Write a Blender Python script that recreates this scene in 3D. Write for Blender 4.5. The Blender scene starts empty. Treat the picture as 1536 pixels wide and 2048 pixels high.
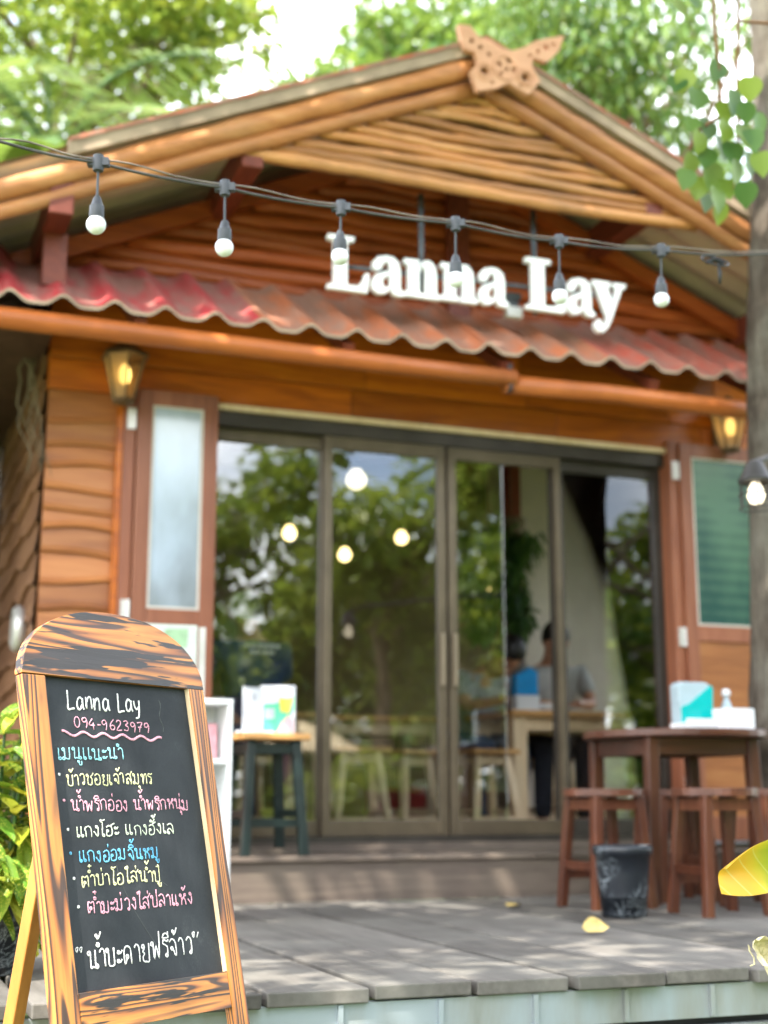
import bpy, bmesh, math, random
import numpy as np
from mathutils import Vector, Matrix, noise as mnoise
from mathutils.geometry import tessellate_polygon
rad = math.radians
scene = bpy.context.scene
COL = scene.collection

# ---------------------------------------------------------------- camera, sky, sun, exposure
CAMH, FPX = 0.43, 2787.0
PITCH, YAW = rad(11.677), rad(20.781)
cam_d = bpy.data.cameras.new("camera"); cam = bpy.data.objects.new("camera", cam_d); COL.objects.link(cam)
cam.location = (0, 0, CAMH); cam.rotation_euler = (rad(90) + PITCH, 0, -YAW)
cam_d.sensor_fit = 'VERTICAL'; cam_d.sensor_height = 36; cam_d.lens = FPX / 2048 * 36
cam_d.clip_start = 0.05; cam_d.clip_end = 2000
cam_d.dof.use_dof = True; cam_d.dof.focus_distance = 2.76; cam_d.dof.aperture_fstop = 2.5
scene.camera = cam
SUN_EL, SUN_AZ = rad(57), rad(235)          # azimuth clockwise from +Y : the sun stands behind and left of the camera
SUNV = Vector((math.sin(SUN_AZ) * math.cos(SUN_EL), math.cos(SUN_AZ) * math.cos(SUN_EL), math.sin(SUN_EL)))
world = bpy.data.worlds.new("World"); scene.world = world; world.use_nodes = True
wn, wl_ = world.node_tree.nodes, world.node_tree.links
bg = wn["Background"]; bg.inputs[1].default_value = 0.15
sky = wn.new("ShaderNodeTexSky"); sky.sky_type = 'NISHITA'; sky.sun_disc = False
sky.sun_elevation = SUN_EL; sky.sun_rotation = SUN_AZ; sky.dust_density = 3.0; sky.air_density = 1.0
wtc = wn.new("ShaderNodeTexCoord"); wmap = wn.new("ShaderNodeMapping"); wmap.inputs['Scale'].default_value = (1.0, 1.0, 2.2)
wno = wn.new("ShaderNodeTexNoise"); wno.inputs['Scale'].default_value = 2.6; wno.inputs['Detail'].default_value = 7; wno.inputs['Roughness'].default_value = .55
wra = wn.new("ShaderNodeValToRGB"); wra.color_ramp.elements[0].position = .40; wra.color_ramp.elements[1].position = .60
wmx = wn.new("ShaderNodeMix"); wmx.data_type = 'RGBA'; wmx.inputs[7].default_value = (11, 11.3, 11.6, 1)
wl_.new(wtc.outputs['Generated'], wmap.inputs[0]); wl_.new(wmap.outputs[0], wno.inputs['Vector']); wl_.new(wno.outputs['Fac'], wra.inputs[0])
wl_.new(wra.outputs['Color'], wmx.inputs[0]); wl_.new(sky.outputs[0], wmx.inputs[6]); wl_.new(wmx.outputs[2], bg.inputs[0])
sun_d = bpy.data.lights.new("sun", 'SUN'); sun = bpy.data.objects.new("sun", sun_d); COL.objects.link(sun)
sun_d.energy = 3.4; sun_d.angle = rad(.53); sun_d.color = (1, .94, .84)
sun.rotation_euler = SUNV.to_track_quat('Z', 'Y').to_euler(); sun.location = SUNV * 30
scene.view_settings.view_transform = 'Standard'; scene.view_settings.look = 'None'
scene.view_settings.exposure = 2.22; scene.view_settings.gamma = 1
scene.cycles.max_bounces = 8; scene.cycles.transparent_max_bounces = 16; scene.cycles.use_denoising = True
scene.cycles.sample_clamp_indirect = 8

# ---------------------------------------------------------------- helpers
def rng(seed): return random.Random(seed)
def wpos(o):
    v = Vector((0, 0, 0))
    while o is not None: v += Vector(o.location); o = o.parent
    return v
def tag(o, label=None, cat=None, group=None, kind=None):
    if label: o['label'] = label
    if cat: o['category'] = cat
    if group: o['group'] = group
    if kind: o['kind'] = kind
    return o
def thing(name, loc, label, cat, group=None):
    o = bpy.data.objects.new(name, None); COL.objects.link(o); o.location = loc; o.empty_display_size = .1
    return tag(o, label, cat, group)
def children(o): return [c for c in bpy.data.objects if c.parent == o]
def copy_tree(o, parent=None):
    kids = children(o); c = o.copy(); COL.objects.link(c)
    if parent: c.parent = parent
    for k in kids: copy_tree(k, c)
    return c

class MB:
    """collects shapes into one mesh; each piece carries a tint value used by the materials for board-to-board variation"""
    def __init__(s): s.v = []; s.f = []; s.t = []; s.tint = .5; s.R = rng(len(bpy.data.objects) * 7 + 3); s.uv = None
    def _add(s, vs, fs, tint=None):
        b = len(s.v); s.v.extend([tuple(p) for p in vs]); t = s.R.random() if tint is None else tint
        for f in fs: s.f.append([b + i for i in f]); s.t.append(t)
        return s
    def box(s, c, size, rot=None, tint=None):
        c = Vector(c); x, y, z = [d / 2 for d in size]
        vs = [Vector((i, j, k)) for i in (-x, x) for j in (-y, y) for k in (-z, z)]
        if rot is not None: vs = [rot @ v for v in vs]
        return s._add([c + v for v in vs], [(0, 1, 3, 2), (4, 6, 7, 5), (0, 4, 5, 1), (2, 3, 7, 6), (0, 2, 6, 4), (1, 5, 7, 3)], tint)
    def box2(s, a, b, tint=None):
        return s.box([(p + q) / 2 for p, q in zip(a, b)], [abs(q - p) for p, q in zip(a, b)], None, tint)
    def bar(s, p0, p1, w, d, up=(0, 0, 1), w1=None, d1=None, tint=None):
        """rectangular bar from p0 to p1, tapering"""
        p0, p1 = Vector(p0), Vector(p1); a = (p1 - p0).normalized(); u = Vector(up)
        if abs(a.dot(u)) > .98: u = Vector((0, 1, 0))
        x = a.cross(u).normalized(); y = x.cross(a).normalized(); w1 = w1 or w; d1 = d1 or d; vs = []
        for p, ww, dd in ((p0, w, d), (p1, w1, d1)):
            for i, j in ((-1, -1), (1, -1), (1, 1), (-1, 1)): vs.append(p + x * i * ww / 2 + y * j * dd / 2)
        return s._add(vs, [(0, 3, 2, 1), (4, 5, 6, 7), (0, 1, 5, 4), (1, 2, 6, 5), (2, 3, 7, 6), (3, 0, 4, 7)], tint)
    def tube(s, pts, r, n=8, cap=True, tint=None, flat=None):
        pts = [Vector(p) for p in pts]; m = len(pts); rs = r if isinstance(r, (list, tuple)) else [r] * m
        vs = []; ref = None
        for i, p in enumerate(pts):
            a = (pts[min(i + 1, m - 1)] - pts[max(i - 1, 0)])
            a = a.normalized() if a.length > 1e-9 else Vector((0, 0, 1))
            if ref is None: ref = Vector((0, 0, 1)) if abs(a.z) < .9 else Vector((1, 0, 0))
            x = ref - a * ref.dot(a)
            x = x.normalized() if x.length > 1e-6 else a.orthogonal().normalized()
            ref = x; y = a.cross(x)
            for k in range(n):
                t = 2 * math.pi * k / n; q = p + (x * math.cos(t) + y * math.sin(t)) * rs[i]
                if flat: q[flat[0]] = p[flat[0]] + (q[flat[0]] - p[flat[0]]) * flat[1]
                vs.append(q)
        fs = [(i * n + k, i * n + (k + 1) % n, (i + 1) * n + (k + 1) % n, (i + 1) * n + k) for i in range(m - 1) for k in range(n)]
        if cap: fs += [tuple(range(n))[::-1], tuple((m - 1) * n + k for k in range(n))]
        return s._add(vs, fs, tint)
    def lathe(s, prof, c=(0, 0, 0), n=24, tint=None, rot=None):
        c = Vector(c); vs = []
        for r, z in prof:
            for k in range(n):
                t = 2 * math.pi * k / n; p = Vector((r * math.cos(t), r * math.sin(t), z)); vs.append(c + (rot @ p if rot is not None else p))
        m = len(prof)
        fs = [(i * n + k, i * n + (k + 1) % n, (i + 1) * n + (k + 1) % n, (i + 1) * n + k) for i in range(m - 1) for k in range(n)]
        fs += [tuple(range(n))[::-1], tuple((m - 1) * n + k for k in range(n))]
        return s._add(vs, fs, tint)
    def prism(s, rings, fn, d, tint=None):
        """outline (with holes) extruded; fn(x, z, depth) -> point"""
        pl = [[Vector((x, z, 0)) for x, z in r] for r in rings]; tris = tessellate_polygon(pl); fl = [p for r in rings for p in r]; n = len(fl)
        vs = [fn(x, z, 0) for x, z in fl] + [fn(x, z, d) for x, z in fl]; fs = [tuple(t) for t in tris] + [tuple(n + i for i in t)[::-1] for t in tris]
        b = 0
        for r in rings:
            m = len(r); fs += [(b + i, b + (i + 1) % m, n + b + (i + 1) % m, n + b + i) for i in range(m)]; b += m
        return s._add(vs, fs, tint)
    def grid(s, fn, nu, nv, tint=None):
        vs = [fn(i / nu, j / nv) for i in range(nu + 1) for j in range(nv + 1)]; w = nv + 1
        return s._add(vs, [(i * w + j, (i + 1) * w + j, (i + 1) * w + j + 1, i * w + j + 1) for i in range(nu) for j in range(nv)], tint)
    def build(s, name, mat, parent=None, smooth=False, bevel=0, fix=True):
        org = wpos(parent) if parent else Vector((0, 0, 0))
        me = bpy.data.meshes.new(name); me.from_pydata([(p[0] - org.x, p[1] - org.y, p[2] - org.z) for p in s.v], [], s.f)
        a = me.attributes.new("tint", 'FLOAT', 'FACE'); a.data.foreach_set('value', np.array(s.t, dtype=np.float32))
        if fix:
            bm = bmesh.new(); bm.from_mesh(me); bmesh.ops.recalc_face_normals(bm, faces=bm.faces[:]); bm.to_mesh(me); bm.free()
        if smooth:
            me.polygons.foreach_set('use_smooth', [True] * len(me.polygons))
        me.materials.append(mat); o = bpy.data.objects.new(name, me); COL.objects.link(o)
        if parent: o.parent = parent
        if smooth == 'auto' or bevel:
            if bevel:
                m = o.modifiers.new('bevel', 'BEVEL'); m.width = bevel; m.segments = 2; m.limit_method = 'ANGLE'; m.angle_limit = rad(40)
        if smooth == 'auto':
            try: me.set_sharp_from_angle(angle=rad(38))
            except Exception: pass
        return o

# ---------------------------------------------------------------- materials
def newmat(name):
    m = bpy.data.materials.new(name); m.use_nodes = True; nt = m.node_tree; return m, nt, nt.nodes["Principled BSDF"]
def N(nt, typ, **kw):
    n = nt.nodes.new(typ)
    for k, v in kw.items():
        if k in n.inputs: n.inputs[k].default_value = v
        else: setattr(n, k, v)
    return n
def math_(nt, op, a, b=None, c=None):
    n = nt.nodes.new("ShaderNodeMath"); n.operation = op
    for i, v in enumerate((a, b, c)):
        if v is None: continue
        if hasattr(v, 'links'): nt.links.new(v, n.inputs[i])
        else: n.inputs[i].default_value = v
    return n.outputs[0]
def ramp(nt, fac, stops, interp='LINEAR'):
    r = nt.nodes.new("ShaderNodeValToRGB"); r.color_ramp.interpolation = interp; e = r.color_ramp.elements
    while len(e) < len(stops): e.new(.5)
    for i, (p, c) in enumerate(stops): e[i].position = p; e[i].color = (*c, 1) if len(c) == 3 else c
    nt.links.new(fac, r.inputs[0]); return r.outputs[0]
def mixc(nt, fac, a, b, mode='MIX'):
    n = nt.nodes.new("ShaderNodeMix"); n.data_type = 'RGBA'; n.blend_type = mode
    for i, v in ((0, fac), (6, a), (7, b)):
        if hasattr(v, 'links'): nt.links.new(v, n.inputs[i])
        else: n.inputs[i].default_value = v if i == 0 else (*v, 1)
    return n.outputs[2]
def coords(nt, scale=(1, 1, 1)):
    tc = nt.nodes.new("ShaderNodeTexCoord"); mp = nt.nodes.new("ShaderNodeMapping"); mp.inputs['Scale'].default_value = scale
    nt.links.new(tc.outputs['Object'], mp.inputs[0]); return mp.outputs[0]
def tintv(nt):
    a = nt.nodes.new("ShaderNodeAttribute"); a.attribute_name = "tint"; return a.outputs['Fac']
def noise(nt, vec, scale, detail=4, rough=.55, dist=0, w=None):
    n = nt.nodes.new("ShaderNodeTexNoise")
    if w is not None: n.noise_dimensions = '4D'; nt.links.new(w, n.inputs['W'])
    n.inputs['Scale'].default_value = scale; n.inputs['Detail'].default_value = detail; n.inputs['Roughness'].default_value = rough; n.inputs['Distortion'].default_value = dist
    nt.links.new(vec, n.inputs['Vector']); return n.outputs['Fac']
def bump(nt, bsdf, h, strength=.3, dist=.01):
    b = nt.nodes.new("ShaderNodeBump"); b.inputs['Strength'].default_value = strength; b.inputs['Distance'].default_value = dist
    nt.links.new(h, b.inputs['Height']); nt.links.new(b.outputs[0], bsdf.inputs['Normal'])
def plain(name, col, rough=.5, spec=.5, var=.12, scale=9, metal=0, bstr=.08):
    m, nt, b = newmat(name); c = coords(nt); n = noise(nt, c, scale, 5, .6)
    lo = tuple(max(0, x * (1 - var * 1.6)) for x in col); hi = tuple(min(1, x * (1 + var)) for x in col)
    nt.links.new(ramp(nt, n, [(.3, lo), (.7, hi)]), b.inputs['Base Color'])
    b.inputs['Roughness'].default_value = rough; b.inputs['Specular IOR Level'].default_value = spec; b.inputs['Metallic'].default_value = metal
    bump(nt, b, noise(nt, c, scale * 9, 3), bstr, .004); return m
def wood(name, dark, mid, light, axis='X', rough=.45, spec=.5, rings=10, coat=0, vary=.35, stain=None, grain=1.0):
    """sawn timber with grain along one axis, each board its own piece of the pattern"""
    m, nt, b = newmat(name); st = {'X': (.10, 1, 1), 'Y': (1, .10, 1), 'Z': (1, 1, .10)}[axis]
    c = coords(nt, st); t = tintv(nt); w = math_(nt, 'MULTIPLY', t, 37.0)
    big = noise(nt, c, 5 * grain, 3, .5, .4, w); fib = noise(nt, c, 60 * grain, 4, .6, 0, w)
    ring = math_(nt, 'SINE', math_(nt, 'MULTIPLY', big, rings * 6.283))
    f = math_(nt, 'ADD', math_(nt, 'MULTIPLY', ring, .055), math_(nt, 'ADD', math_(nt, 'MULTIPLY', fib, .42), math_(nt, 'MULTIPLY', big, .46)))
    col = ramp(nt, f, [(.18, dark), (.45, mid), (.72, light)])
    br = math_(nt, 'ADD', math_(nt, 'MULTIPLY', t, vary), 1 - vary / 2)
    cc = nt.nodes.new("ShaderNodeCombineXYZ")
    for i in range(3): nt.links.new(br, cc.inputs[i])
    col = mixc(nt, 1.0, col, cc.outputs[0], 'MULTIPLY')
    if stain:
        c2 = coords(nt); s = ramp(nt, noise(nt, c2, 2.2, 5, .6), [(.45, (0, 0, 0)), (.7, (1, 1, 1))]); col = mixc(nt, math_(nt, 'MULTIPLY', s, .6), col, stain)
    nt.links.new(col, b.inputs['Base Color']); b.inputs['Roughness'].default_value = rough; b.inputs['Specular IOR Level'].default_value = spec
    b.inputs['Coat Weight'].default_value = coat; b.inputs['Coat Roughness'].default_value = .2
    bump(nt, b, f, .25, .006); return m
def burnt(name, axis, loops, char, charpos=.55, sc=1.0, stretch=.1):
    """scorched pine: dark growth rings drawn out along the grain and charred bands"""
    m, nt, b = newmat(name); t = tintv(nt); w = math_(nt, 'MULTIPLY', t, 21.0)
    st = (stretch, 1, 1) if axis == 'X' else (1, 1, stretch)
    c = coords(nt, st); fld = noise(nt, c, 9 * sc, 1.5, .4, .15, w)
    s = math_(nt, 'FRACT', math_(nt, 'MULTIPLY', fld, loops))
    col = ramp(nt, s, [(0, (.52, .205, .036)), (.34, (.46, .165, .028)), (.54, (.25, .078, .016)), (.68, (.045, .02, .011)), (.88, (.06, .026, .012)), (.96, (.38, .14, .03)), (1, (.52, .205, .036))])
    fib = noise(nt, coords(nt, (.06, 1, 1) if axis == 'X' else (1, 1, .06)), 150, 3, .6, 0, w)
    ch = noise(nt, coords(nt, (.085, 1, 1) if axis == 'X' else (1, 1, .3)), 25 * sc if axis == 'X' else 9, 3, .55, .3, math_(nt, 'ADD', w, 5.0))
    ch = math_(nt, 'ADD', ch, math_(nt, 'MULTIPLY', math_(nt, 'SUBTRACT', fib, .5), .08))
    msk = ramp(nt, ch, [(charpos, (0, 0, 0)), (charpos + char, (1, 1, 1))])
    col = mixc(nt, msk, col, (.018, .013, .011))
    k = ramp(nt, fib, [(.3, (.78, .78, .78)), (.7, (1.1, 1.1, 1.1))]); col = mixc(nt, 1.0, col, k, 'MULTIPLY')
    nt.links.new(col, b.inputs['Base Color']); b.inputs['Roughness'].default_value = .5; b.inputs['Coat Weight'].default_value = .15; b.inputs['Coat Roughness'].default_value = .3
    bump(nt, b, math_(nt, 'ADD', s, fib), .25, .002); return m
def leafmat(name, c0, c1, c2, trans=.35, spots=None, rough=.4):
    m, nt, b = newmat(name); t = tintv(nt); col = ramp(nt, t, [(.05, c0), (.5, c1), (.95, c2)])
    if spots:
        v = N(nt, "ShaderNodeTexVoronoi", Scale=spots[1]); nt.links.new(coords(nt), v.inputs['Vector'])
        k = ramp(nt, v.outputs['Distance'], [(.26, (1, 1, 1)), (.42, (0, 0, 0))]); n = noise(nt, coords(nt), 14, 2)
        k = mixc(nt, 1.0, k, ramp(nt, n, [(.40, (.15, .15, .15)), (.6, (1, 1, 1))]), 'MULTIPLY'); col = mixc(nt, k, col, spots[0])
    nt.links.new(col, b.inputs['Base Color']); b.inputs['Roughness'].default_value = rough; b.inputs['Specular IOR Level'].default_value = .4
    tr = N(nt, "ShaderNodeBsdfTranslucent"); nt.links.new(mixc(nt, .25, col, (.55, .66, .10)), tr.inputs[0])
    mx = N(nt, "ShaderNodeMixShader"); mx.inputs[0].default_value = trans
    nt.links.new(b.outputs[0], mx.inputs[1]); nt.links.new(tr.outputs[0], mx.inputs[2]); nt.links.new(mx.outputs[0], nt.nodes["Material Output"].inputs[0]); return m
def glassmat(name, tintc, ior=1.9, rough=0.0):
    m, nt, b = newmat(name); nt.nodes.remove(b)
    tr = N(nt, "ShaderNodeBsdfTransparent"); tr.inputs[0].default_value = (*tintc, 1); gl = N(nt, "ShaderNodeBsdfGlossy"); gl.inputs['Roughness'].default_value = rough
    fr = N(nt, "ShaderNodeFresnel"); fr.inputs[0].default_value = ior; mx = N(nt, "ShaderNodeMixShader")
    c = coords(nt); bp = N(nt, "ShaderNodeBump"); bp.inputs['Strength'].default_value = .02; bp.inputs['Distance'].default_value = .05; nt.links.new(noise(nt, c, 2.0, 1), bp.inputs['Height']); nt.links.new(bp.outputs[0], gl.inputs['Normal'])
    nt.links.new(fr.outputs[0], mx.inputs[0]); nt.links.new(tr.outputs[0], mx.inputs[1]); nt.links.new(gl.outputs[0], mx.inputs[2]); nt.links.new(mx.outputs[0], nt.nodes["Material Output"].inputs[0]); return m
def emit(name, col, strength):
    m, nt, b = newmat(name); b.inputs['Base Color'].default_value = (*col, 1); b.inputs['Emission Color'].default_value = (*col, 1); b.inputs['Emission Strength'].default_value = strength; return m
M = {}
M['varnish'] = wood('varnished_planks', (.17, .032, .003), (.47, .112, .006), (.66, .205, .011), 'X', .42, .4, 9, .12, .55)
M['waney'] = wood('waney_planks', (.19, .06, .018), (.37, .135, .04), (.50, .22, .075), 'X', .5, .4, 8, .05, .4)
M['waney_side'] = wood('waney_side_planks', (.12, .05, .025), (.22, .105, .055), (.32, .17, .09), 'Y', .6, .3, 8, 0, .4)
M['logs'] = wood('red_log_siding', (.16, .028, .006), (.34, .07, .012), (.45, .115, .022), 'X', .5, .4, 9, .1, .45)
M['redframe'] = wood('red_brown_frame', (.16, .048, .024), (.25, .085, .042), (.33, .13, .068), 'Z', .45, .4, 8, .05, .25)
M['redpurlin'] = wood('red_purlin', (.10, .02, .01), (.17, .036, .018), (.24, .055, .028), 'Y', .5, .4, 8, 0, .3)
M['pole'] = wood('varnished_pole', (.24, .06, .012), (.42, .115, .022), (.52, .18, .04), 'X', .45, .4, 5, .1, .4, (.20, .06, .015))
M['bamboo'] = wood('bamboo_pole', (.26, .09, .026), (.50, .22, .075), (.62, .34, .14), 'X', .5, .4, 4, .05, .5, (.24, .12, .05))
M['barge'] = wood('barge_pole', (.24, .085, .026), (.46, .19, .065), (.58, .30, .12), 'X', .52, .4, 5, .05, .4, (.25, .125, .06))
M['carved'] = wood('carved_wood', (.46, .23, .13), (.62, .34, .21), (.70, .42, .27), 'X', .7, .2, 6, 0, .1)
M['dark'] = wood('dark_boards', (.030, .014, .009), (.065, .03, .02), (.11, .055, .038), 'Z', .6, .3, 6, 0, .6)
M['ceil'] = wood('brown_ceiling', (.12, .055, .025), (.20, .10, .05), (.27, .145, .075), 'Y', .6, .3, 6, 0, .3)
M['deck'] = wood('weathered_deck', (.048, .044, .039), (.092, .085, .076), (.155, .143, .128), 'Y', .75, .25, 7, 0, .75, (.17, .165, .145))
M['step'] = wood('step_board', (.06, .046, .038), (.105, .082, .066), (.165, .13, .10), 'X', .7, .25, 6, 0, .4, (.17, .14, .105))
M['table'] = wood('mahogany_varnish', (.028, .008, .005), (.066, .020, .010), (.12, .042, .021), 'X', .36, .4, 8, .12, .5, (.12, .05, .03))
M['tableZ'] = wood('mahogany_legs', (.028, .008, .005), (.072, .021, .010), (.14, .048, .022), 'Z', .36, .4, 8, .12, .6, (.13, .055, .025))
M['pine'] = wood('pale_pine', (.56, .40, .22), (.72, .55, .35), (.80, .66, .46), 'Z', .5, .4, 7, .1, .25)
M['pineX'] = wood('stool_top_pine', (.42, .20, .06), (.58, .31, .11), (.66, .40, .17), 'X', .45, .4, 6, .15, .2)
M['legwood'] = wood('orange_leg', (.24, .09, .014), (.36, .15, .028), (.44, .21, .05), 'Z', .45, .4, 5, .1, .15)
M['green_paint'] = plain('dark_green_paint', (.005, .013, .012), .4, .5, .3)
M['white_paint'] = plain('white_paint', (.78, .79, .78), .5, .4, .05)
M['white_plastic'] = plain('white_plastic', (.66, .67, .69), .35, .5, .04)
M['black'] = plain('black_rubber', (.02, .021, .024), .5, .4, .3)
M['cable'] = plain('cable_grey', (.07, .065, .062), .6, .3, .3)
M['wire'] = plain('old_wire', (.20, .165, .14), .6, .3, .3)
M['socket'] = plain('socket_grey', (.05, .055, .065), .5, .4, .2)
M['bulb'] = plain('bulb_frosted', (.72, .73, .74), .3, .5, .02)
M['letter'] = plain('letter_white', (.88, .90, .91), .4, .4, .02)
M['rod'] = plain('rod_grey', (.07, .085, .10), .45, .5, .2)
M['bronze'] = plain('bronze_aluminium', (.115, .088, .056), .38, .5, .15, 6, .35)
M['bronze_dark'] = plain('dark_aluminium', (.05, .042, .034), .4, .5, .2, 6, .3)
M['pull'] = plain('bronze_pull', (.24, .19, .13), .35, .5, .1, 9, .4)
M['hinge'] = plain('steel_hinge', (.62, .6, .58), .35, .5, .1, 9, .5)
M['iron_dark'] = plain('dark_iron', (.03, .027, .025), .5, .4, .3)
M['lampmetal'] = plain('lamp_iron', (.13, .075, .036), .5, .4, .3)
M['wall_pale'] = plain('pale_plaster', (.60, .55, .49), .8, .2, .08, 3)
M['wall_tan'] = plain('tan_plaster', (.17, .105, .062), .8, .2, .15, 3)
M['floor_in'] = plain('floor_tiles', (.16, .13, .11), .3, .5, .2, 4)
M['turq'] = plain('turquoise_plastic', (.0, .36, .35), .25, .5, .05)
M['turq_clear'] = plain('milky_plastic', (.36, .45, .50), .25, .5, .06)
M['blue'] = plain('blue_plastic', (.01, .26, .60), .35, .5, .1)
M['skin'] = plain('skin', (.42, .21, .13), .5, .35, .08)
M['hair'] = plain('black_hair', (.012, .010, .009), .5, .4, .2, 40)
M['navy'] = plain('navy_cloth', (.018, .036, .14), .85, .2, .2)
M['grey_cloth'] = plain('grey_cloth', (.36, .37, .37), .85, .2, .1)
M['denim'] = plain('denim', (.05, .10, .20), .85, .2, .2)
M['pattern_cloth'] = plain('patterned_shirt', (.36, .38, .42), .85, .2, .5, 60)
M['dark_cloth'] = plain('dark_cloth', (.02, .022, .03), .85, .2, .2)
M['parasol'] = plain('beige_canvas', (.62, .50, .33), .8, .2, .06)
M['purple'] = plain('purple_canvas', (.075, .02, .06), .8, .2, .15)
M['red'] = plain('red_plastic', (.30, .02, .02), .4, .4, .1)
M['tissue'] = plain('tissue_paper', (.66, .67, .70), .7, .3, .03)
M['stone'] = plain('concrete_block', (.42, .40, .37), .85, .2, .2, 6, 0, .3)
M['soil'] = plain('soil', (.06, .045, .03), .9, .2, .3, 20)
M['bark'] = wood('grey_bark', (.022, .017, .013), (.075, .060, .047), (.20, .17, .135), 'Z', .9, .15, 14, 0, .1, (.24, .23, .19), 3.0)
M['bark_far'] = wood('brown_bark', (.10, .075, .05), (.19, .15, .10), (.27, .22, .16), 'Z', .9, .15, 8, 0, .1)
M['stem'] = plain('vine_stem', (.20, .10, .05), .7, .2, .2)
def chalk(name, col):
    m, nt, b = newmat(name); n = noise(nt, coords(nt), 420, 3, .6)
    nt.links.new(ramp(nt, n, [(.34, tuple(c * .28 for c in col)), (.52, col)]), b.inputs['Base Color']); b.inputs['Roughness'].default_value = .95; b.inputs['Specular IOR Level'].default_value = .1; return m
M['ch_w'] = chalk('chalk_white', (.86, .86, .84)); M['ch_p'] = chalk('chalk_pink', (.80, .40, .50)); M['ch_c'] = chalk('chalk_cyan', (.32, .66, .74))
M['ch_y'] = chalk('chalk_yellow', (.74, .72, .42)); M['ch_b'] = chalk('chalk_blue', (.16, .48, .74)); M['ch_g'] = chalk('chalk_pale_green', (.66, .72, .58))
def slate():
    m, nt, b = newmat('slate_board'); c = coords(nt, (1, 1, .7)); n = noise(nt, c, 7, 6, .65, .8); n2 = noise(nt, c, 300, 2)
    f = math_(nt, 'ADD', math_(nt, 'MULTIPLY', n, .8), math_(nt, 'MULTIPLY', n2, .2))
    nt.links.new(ramp(nt, f, [(.35, (.015, .018, .022)), (.58, (.028, .032, .037)), (.72, (.06, .064, .067)), (.85, (.10, .104, .106))]), b.inputs['Base Color']); b.inputs['Roughness'].default_value = .75; b.inputs['Specular IOR Level'].default_value = .3; return m
M['slate'] = slate()
def roofmat(name, base, dust, axis, trough=False):
    """painted cement roofing with grime lying in the troughs and red or orange sheets"""
    m, nt, b = newmat(name); c = coords(nt, (1, .35, .35)); t = tintv(nt)
    col = ramp(nt, t, [(.0, base[0]), (.35, base[0]), (.40, base[1]), (.85, base[1]), (.9, base[2]), (1, base[2])])
    dn = noise(nt, c, 9, 6, .65)
    if trough:
        sp = nt.nodes.new("ShaderNodeSeparateXYZ"); nt.links.new(coords(nt), sp.inputs[0]); ph = math_(nt, 'COSINE', math_(nt, 'MULTIPLY', math_(nt, 'ADD', sp.outputs[0], 2.7 - .4923), 6.28319 / .2185)); dn = math_(nt, 'SUBTRACT', dn, math_(nt, 'MULTIPLY', ph, .055)); dn = math_(nt, 'ADD', dn, math_(nt, 'MULTIPLY', math_(nt, 'ADD', sp.outputs[1], .45), .16))
    k = ramp(nt, dn, [(.36, (0, 0, 0)), (.60, (1, 1, 1))]); col = mixc(nt, math_(nt, 'MULTIPLY', k, .72), col, dust)
    nt.links.new(col, b.inputs['Base Color']); b.inputs['Roughness'].default_value = .75; b.inputs['Specular IOR Level'].default_value = .25; bump(nt, b, noise(nt, c, 40, 4), .3, .01); return m
M['pent'] = roofmat('pent_roof_paint', ((.38, .04, .045), (.42, .135, .06), (.38, .085, .055)), (.22, .165, .13), 'Y', True)
M['roof'] = roofmat('main_roof_paint', ((.42, .13, .07), (.42, .13, .07), (.40, .12, .07)), (.24, .20, .16), 'Y')
M['roof_under'] = plain('cement_sheet_underside', (.64, .49, .40), .85, .2, .15, 2)
M['verge'] = plain('verge_sheet', (.36, .275, .195), .8, .2, .2, 5)
def fasciamat():
    m, nt, b = newmat('galvanised_fascia'); c = coords(nt); z = nt.nodes.new("ShaderNodeSeparateXYZ"); nt.links.new(c, z.inputs[0])
    n = noise(nt, coords(nt, (1, 1, .25)), 5, 6, .6); s = ramp(nt, n, [(.42, (.29, .335, .365)), (.58, (.25, .265, .255)), (.74, (.15, .15, .13))])
    nt.links.new(s, b.inputs['Base Color']); b.inputs['Metallic'].default_value = .25; b.inputs['Roughness'].default_value = .45; return m
M['fascia'] = fasciamat()
def potmat():
    m, nt, b = newmat('black_marbled_plastic'); c = coords(nt); n = noise(nt, c, 9, 6, .7, 2.5)
    k = math_(nt, 'ABSOLUTE', math_(nt, 'SUBTRACT', n, .5)); f = ramp(nt, k, [(.0, (.42, .46, .48)), (.010, (.16, .19, .21)), (.03, (.009, .012, .017))])
    msk = ramp(nt, noise(nt, c, 5, 2), [(.42, (0, 0, 0)), (.55, (1, 1, 1))])
    nt.links.new(mixc(nt, msk, (.009, .012, .017), f), b.inputs['Base Color']); b.inputs['Roughness'].default_value = .35; return m
M['pot'] = potmat()
def groundmat():
    m, nt, b = newmat('grassy_ground'); c = coords(nt); n = noise(nt, c, .6, 6, .6); n2 = noise(nt, c, 30, 3)
    nt.links.new(ramp(nt, math_(nt, 'ADD', math_(nt, 'MULTIPLY', n, .7), math_(nt, 'MULTIPLY', n2, .3)), [(.35, (.05, .085, .02)), (.55, (.09, .13, .035)), (.7, (.19, .16, .10))]), b.inputs['Base Color']); b.inputs['Roughness'].default_value = .95; bump(nt, b, n2, .5, .03); return m
M['ground'] = groundmat()
M['leaf_lime'] = leafmat('lime_leaves', (.05, .11, .014), (.14, .215, .022), (.27, .31, .04), .45)
M['leaf_mid'] = leafmat('mid_green_leaves', (.025, .075, .018), (.065, .15, .027), (.15, .235, .038), .38)
M['leaf_deep'] = leafmat('deep_green_leaves', (.02, .055, .018), (.045, .095, .025), (.09, .15, .035), .2)
M['leaf_palm'] = leafmat('palm_leaves', (.05, .11, .04), (.09, .17, .055), (.17, .25, .085), .3)
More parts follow.
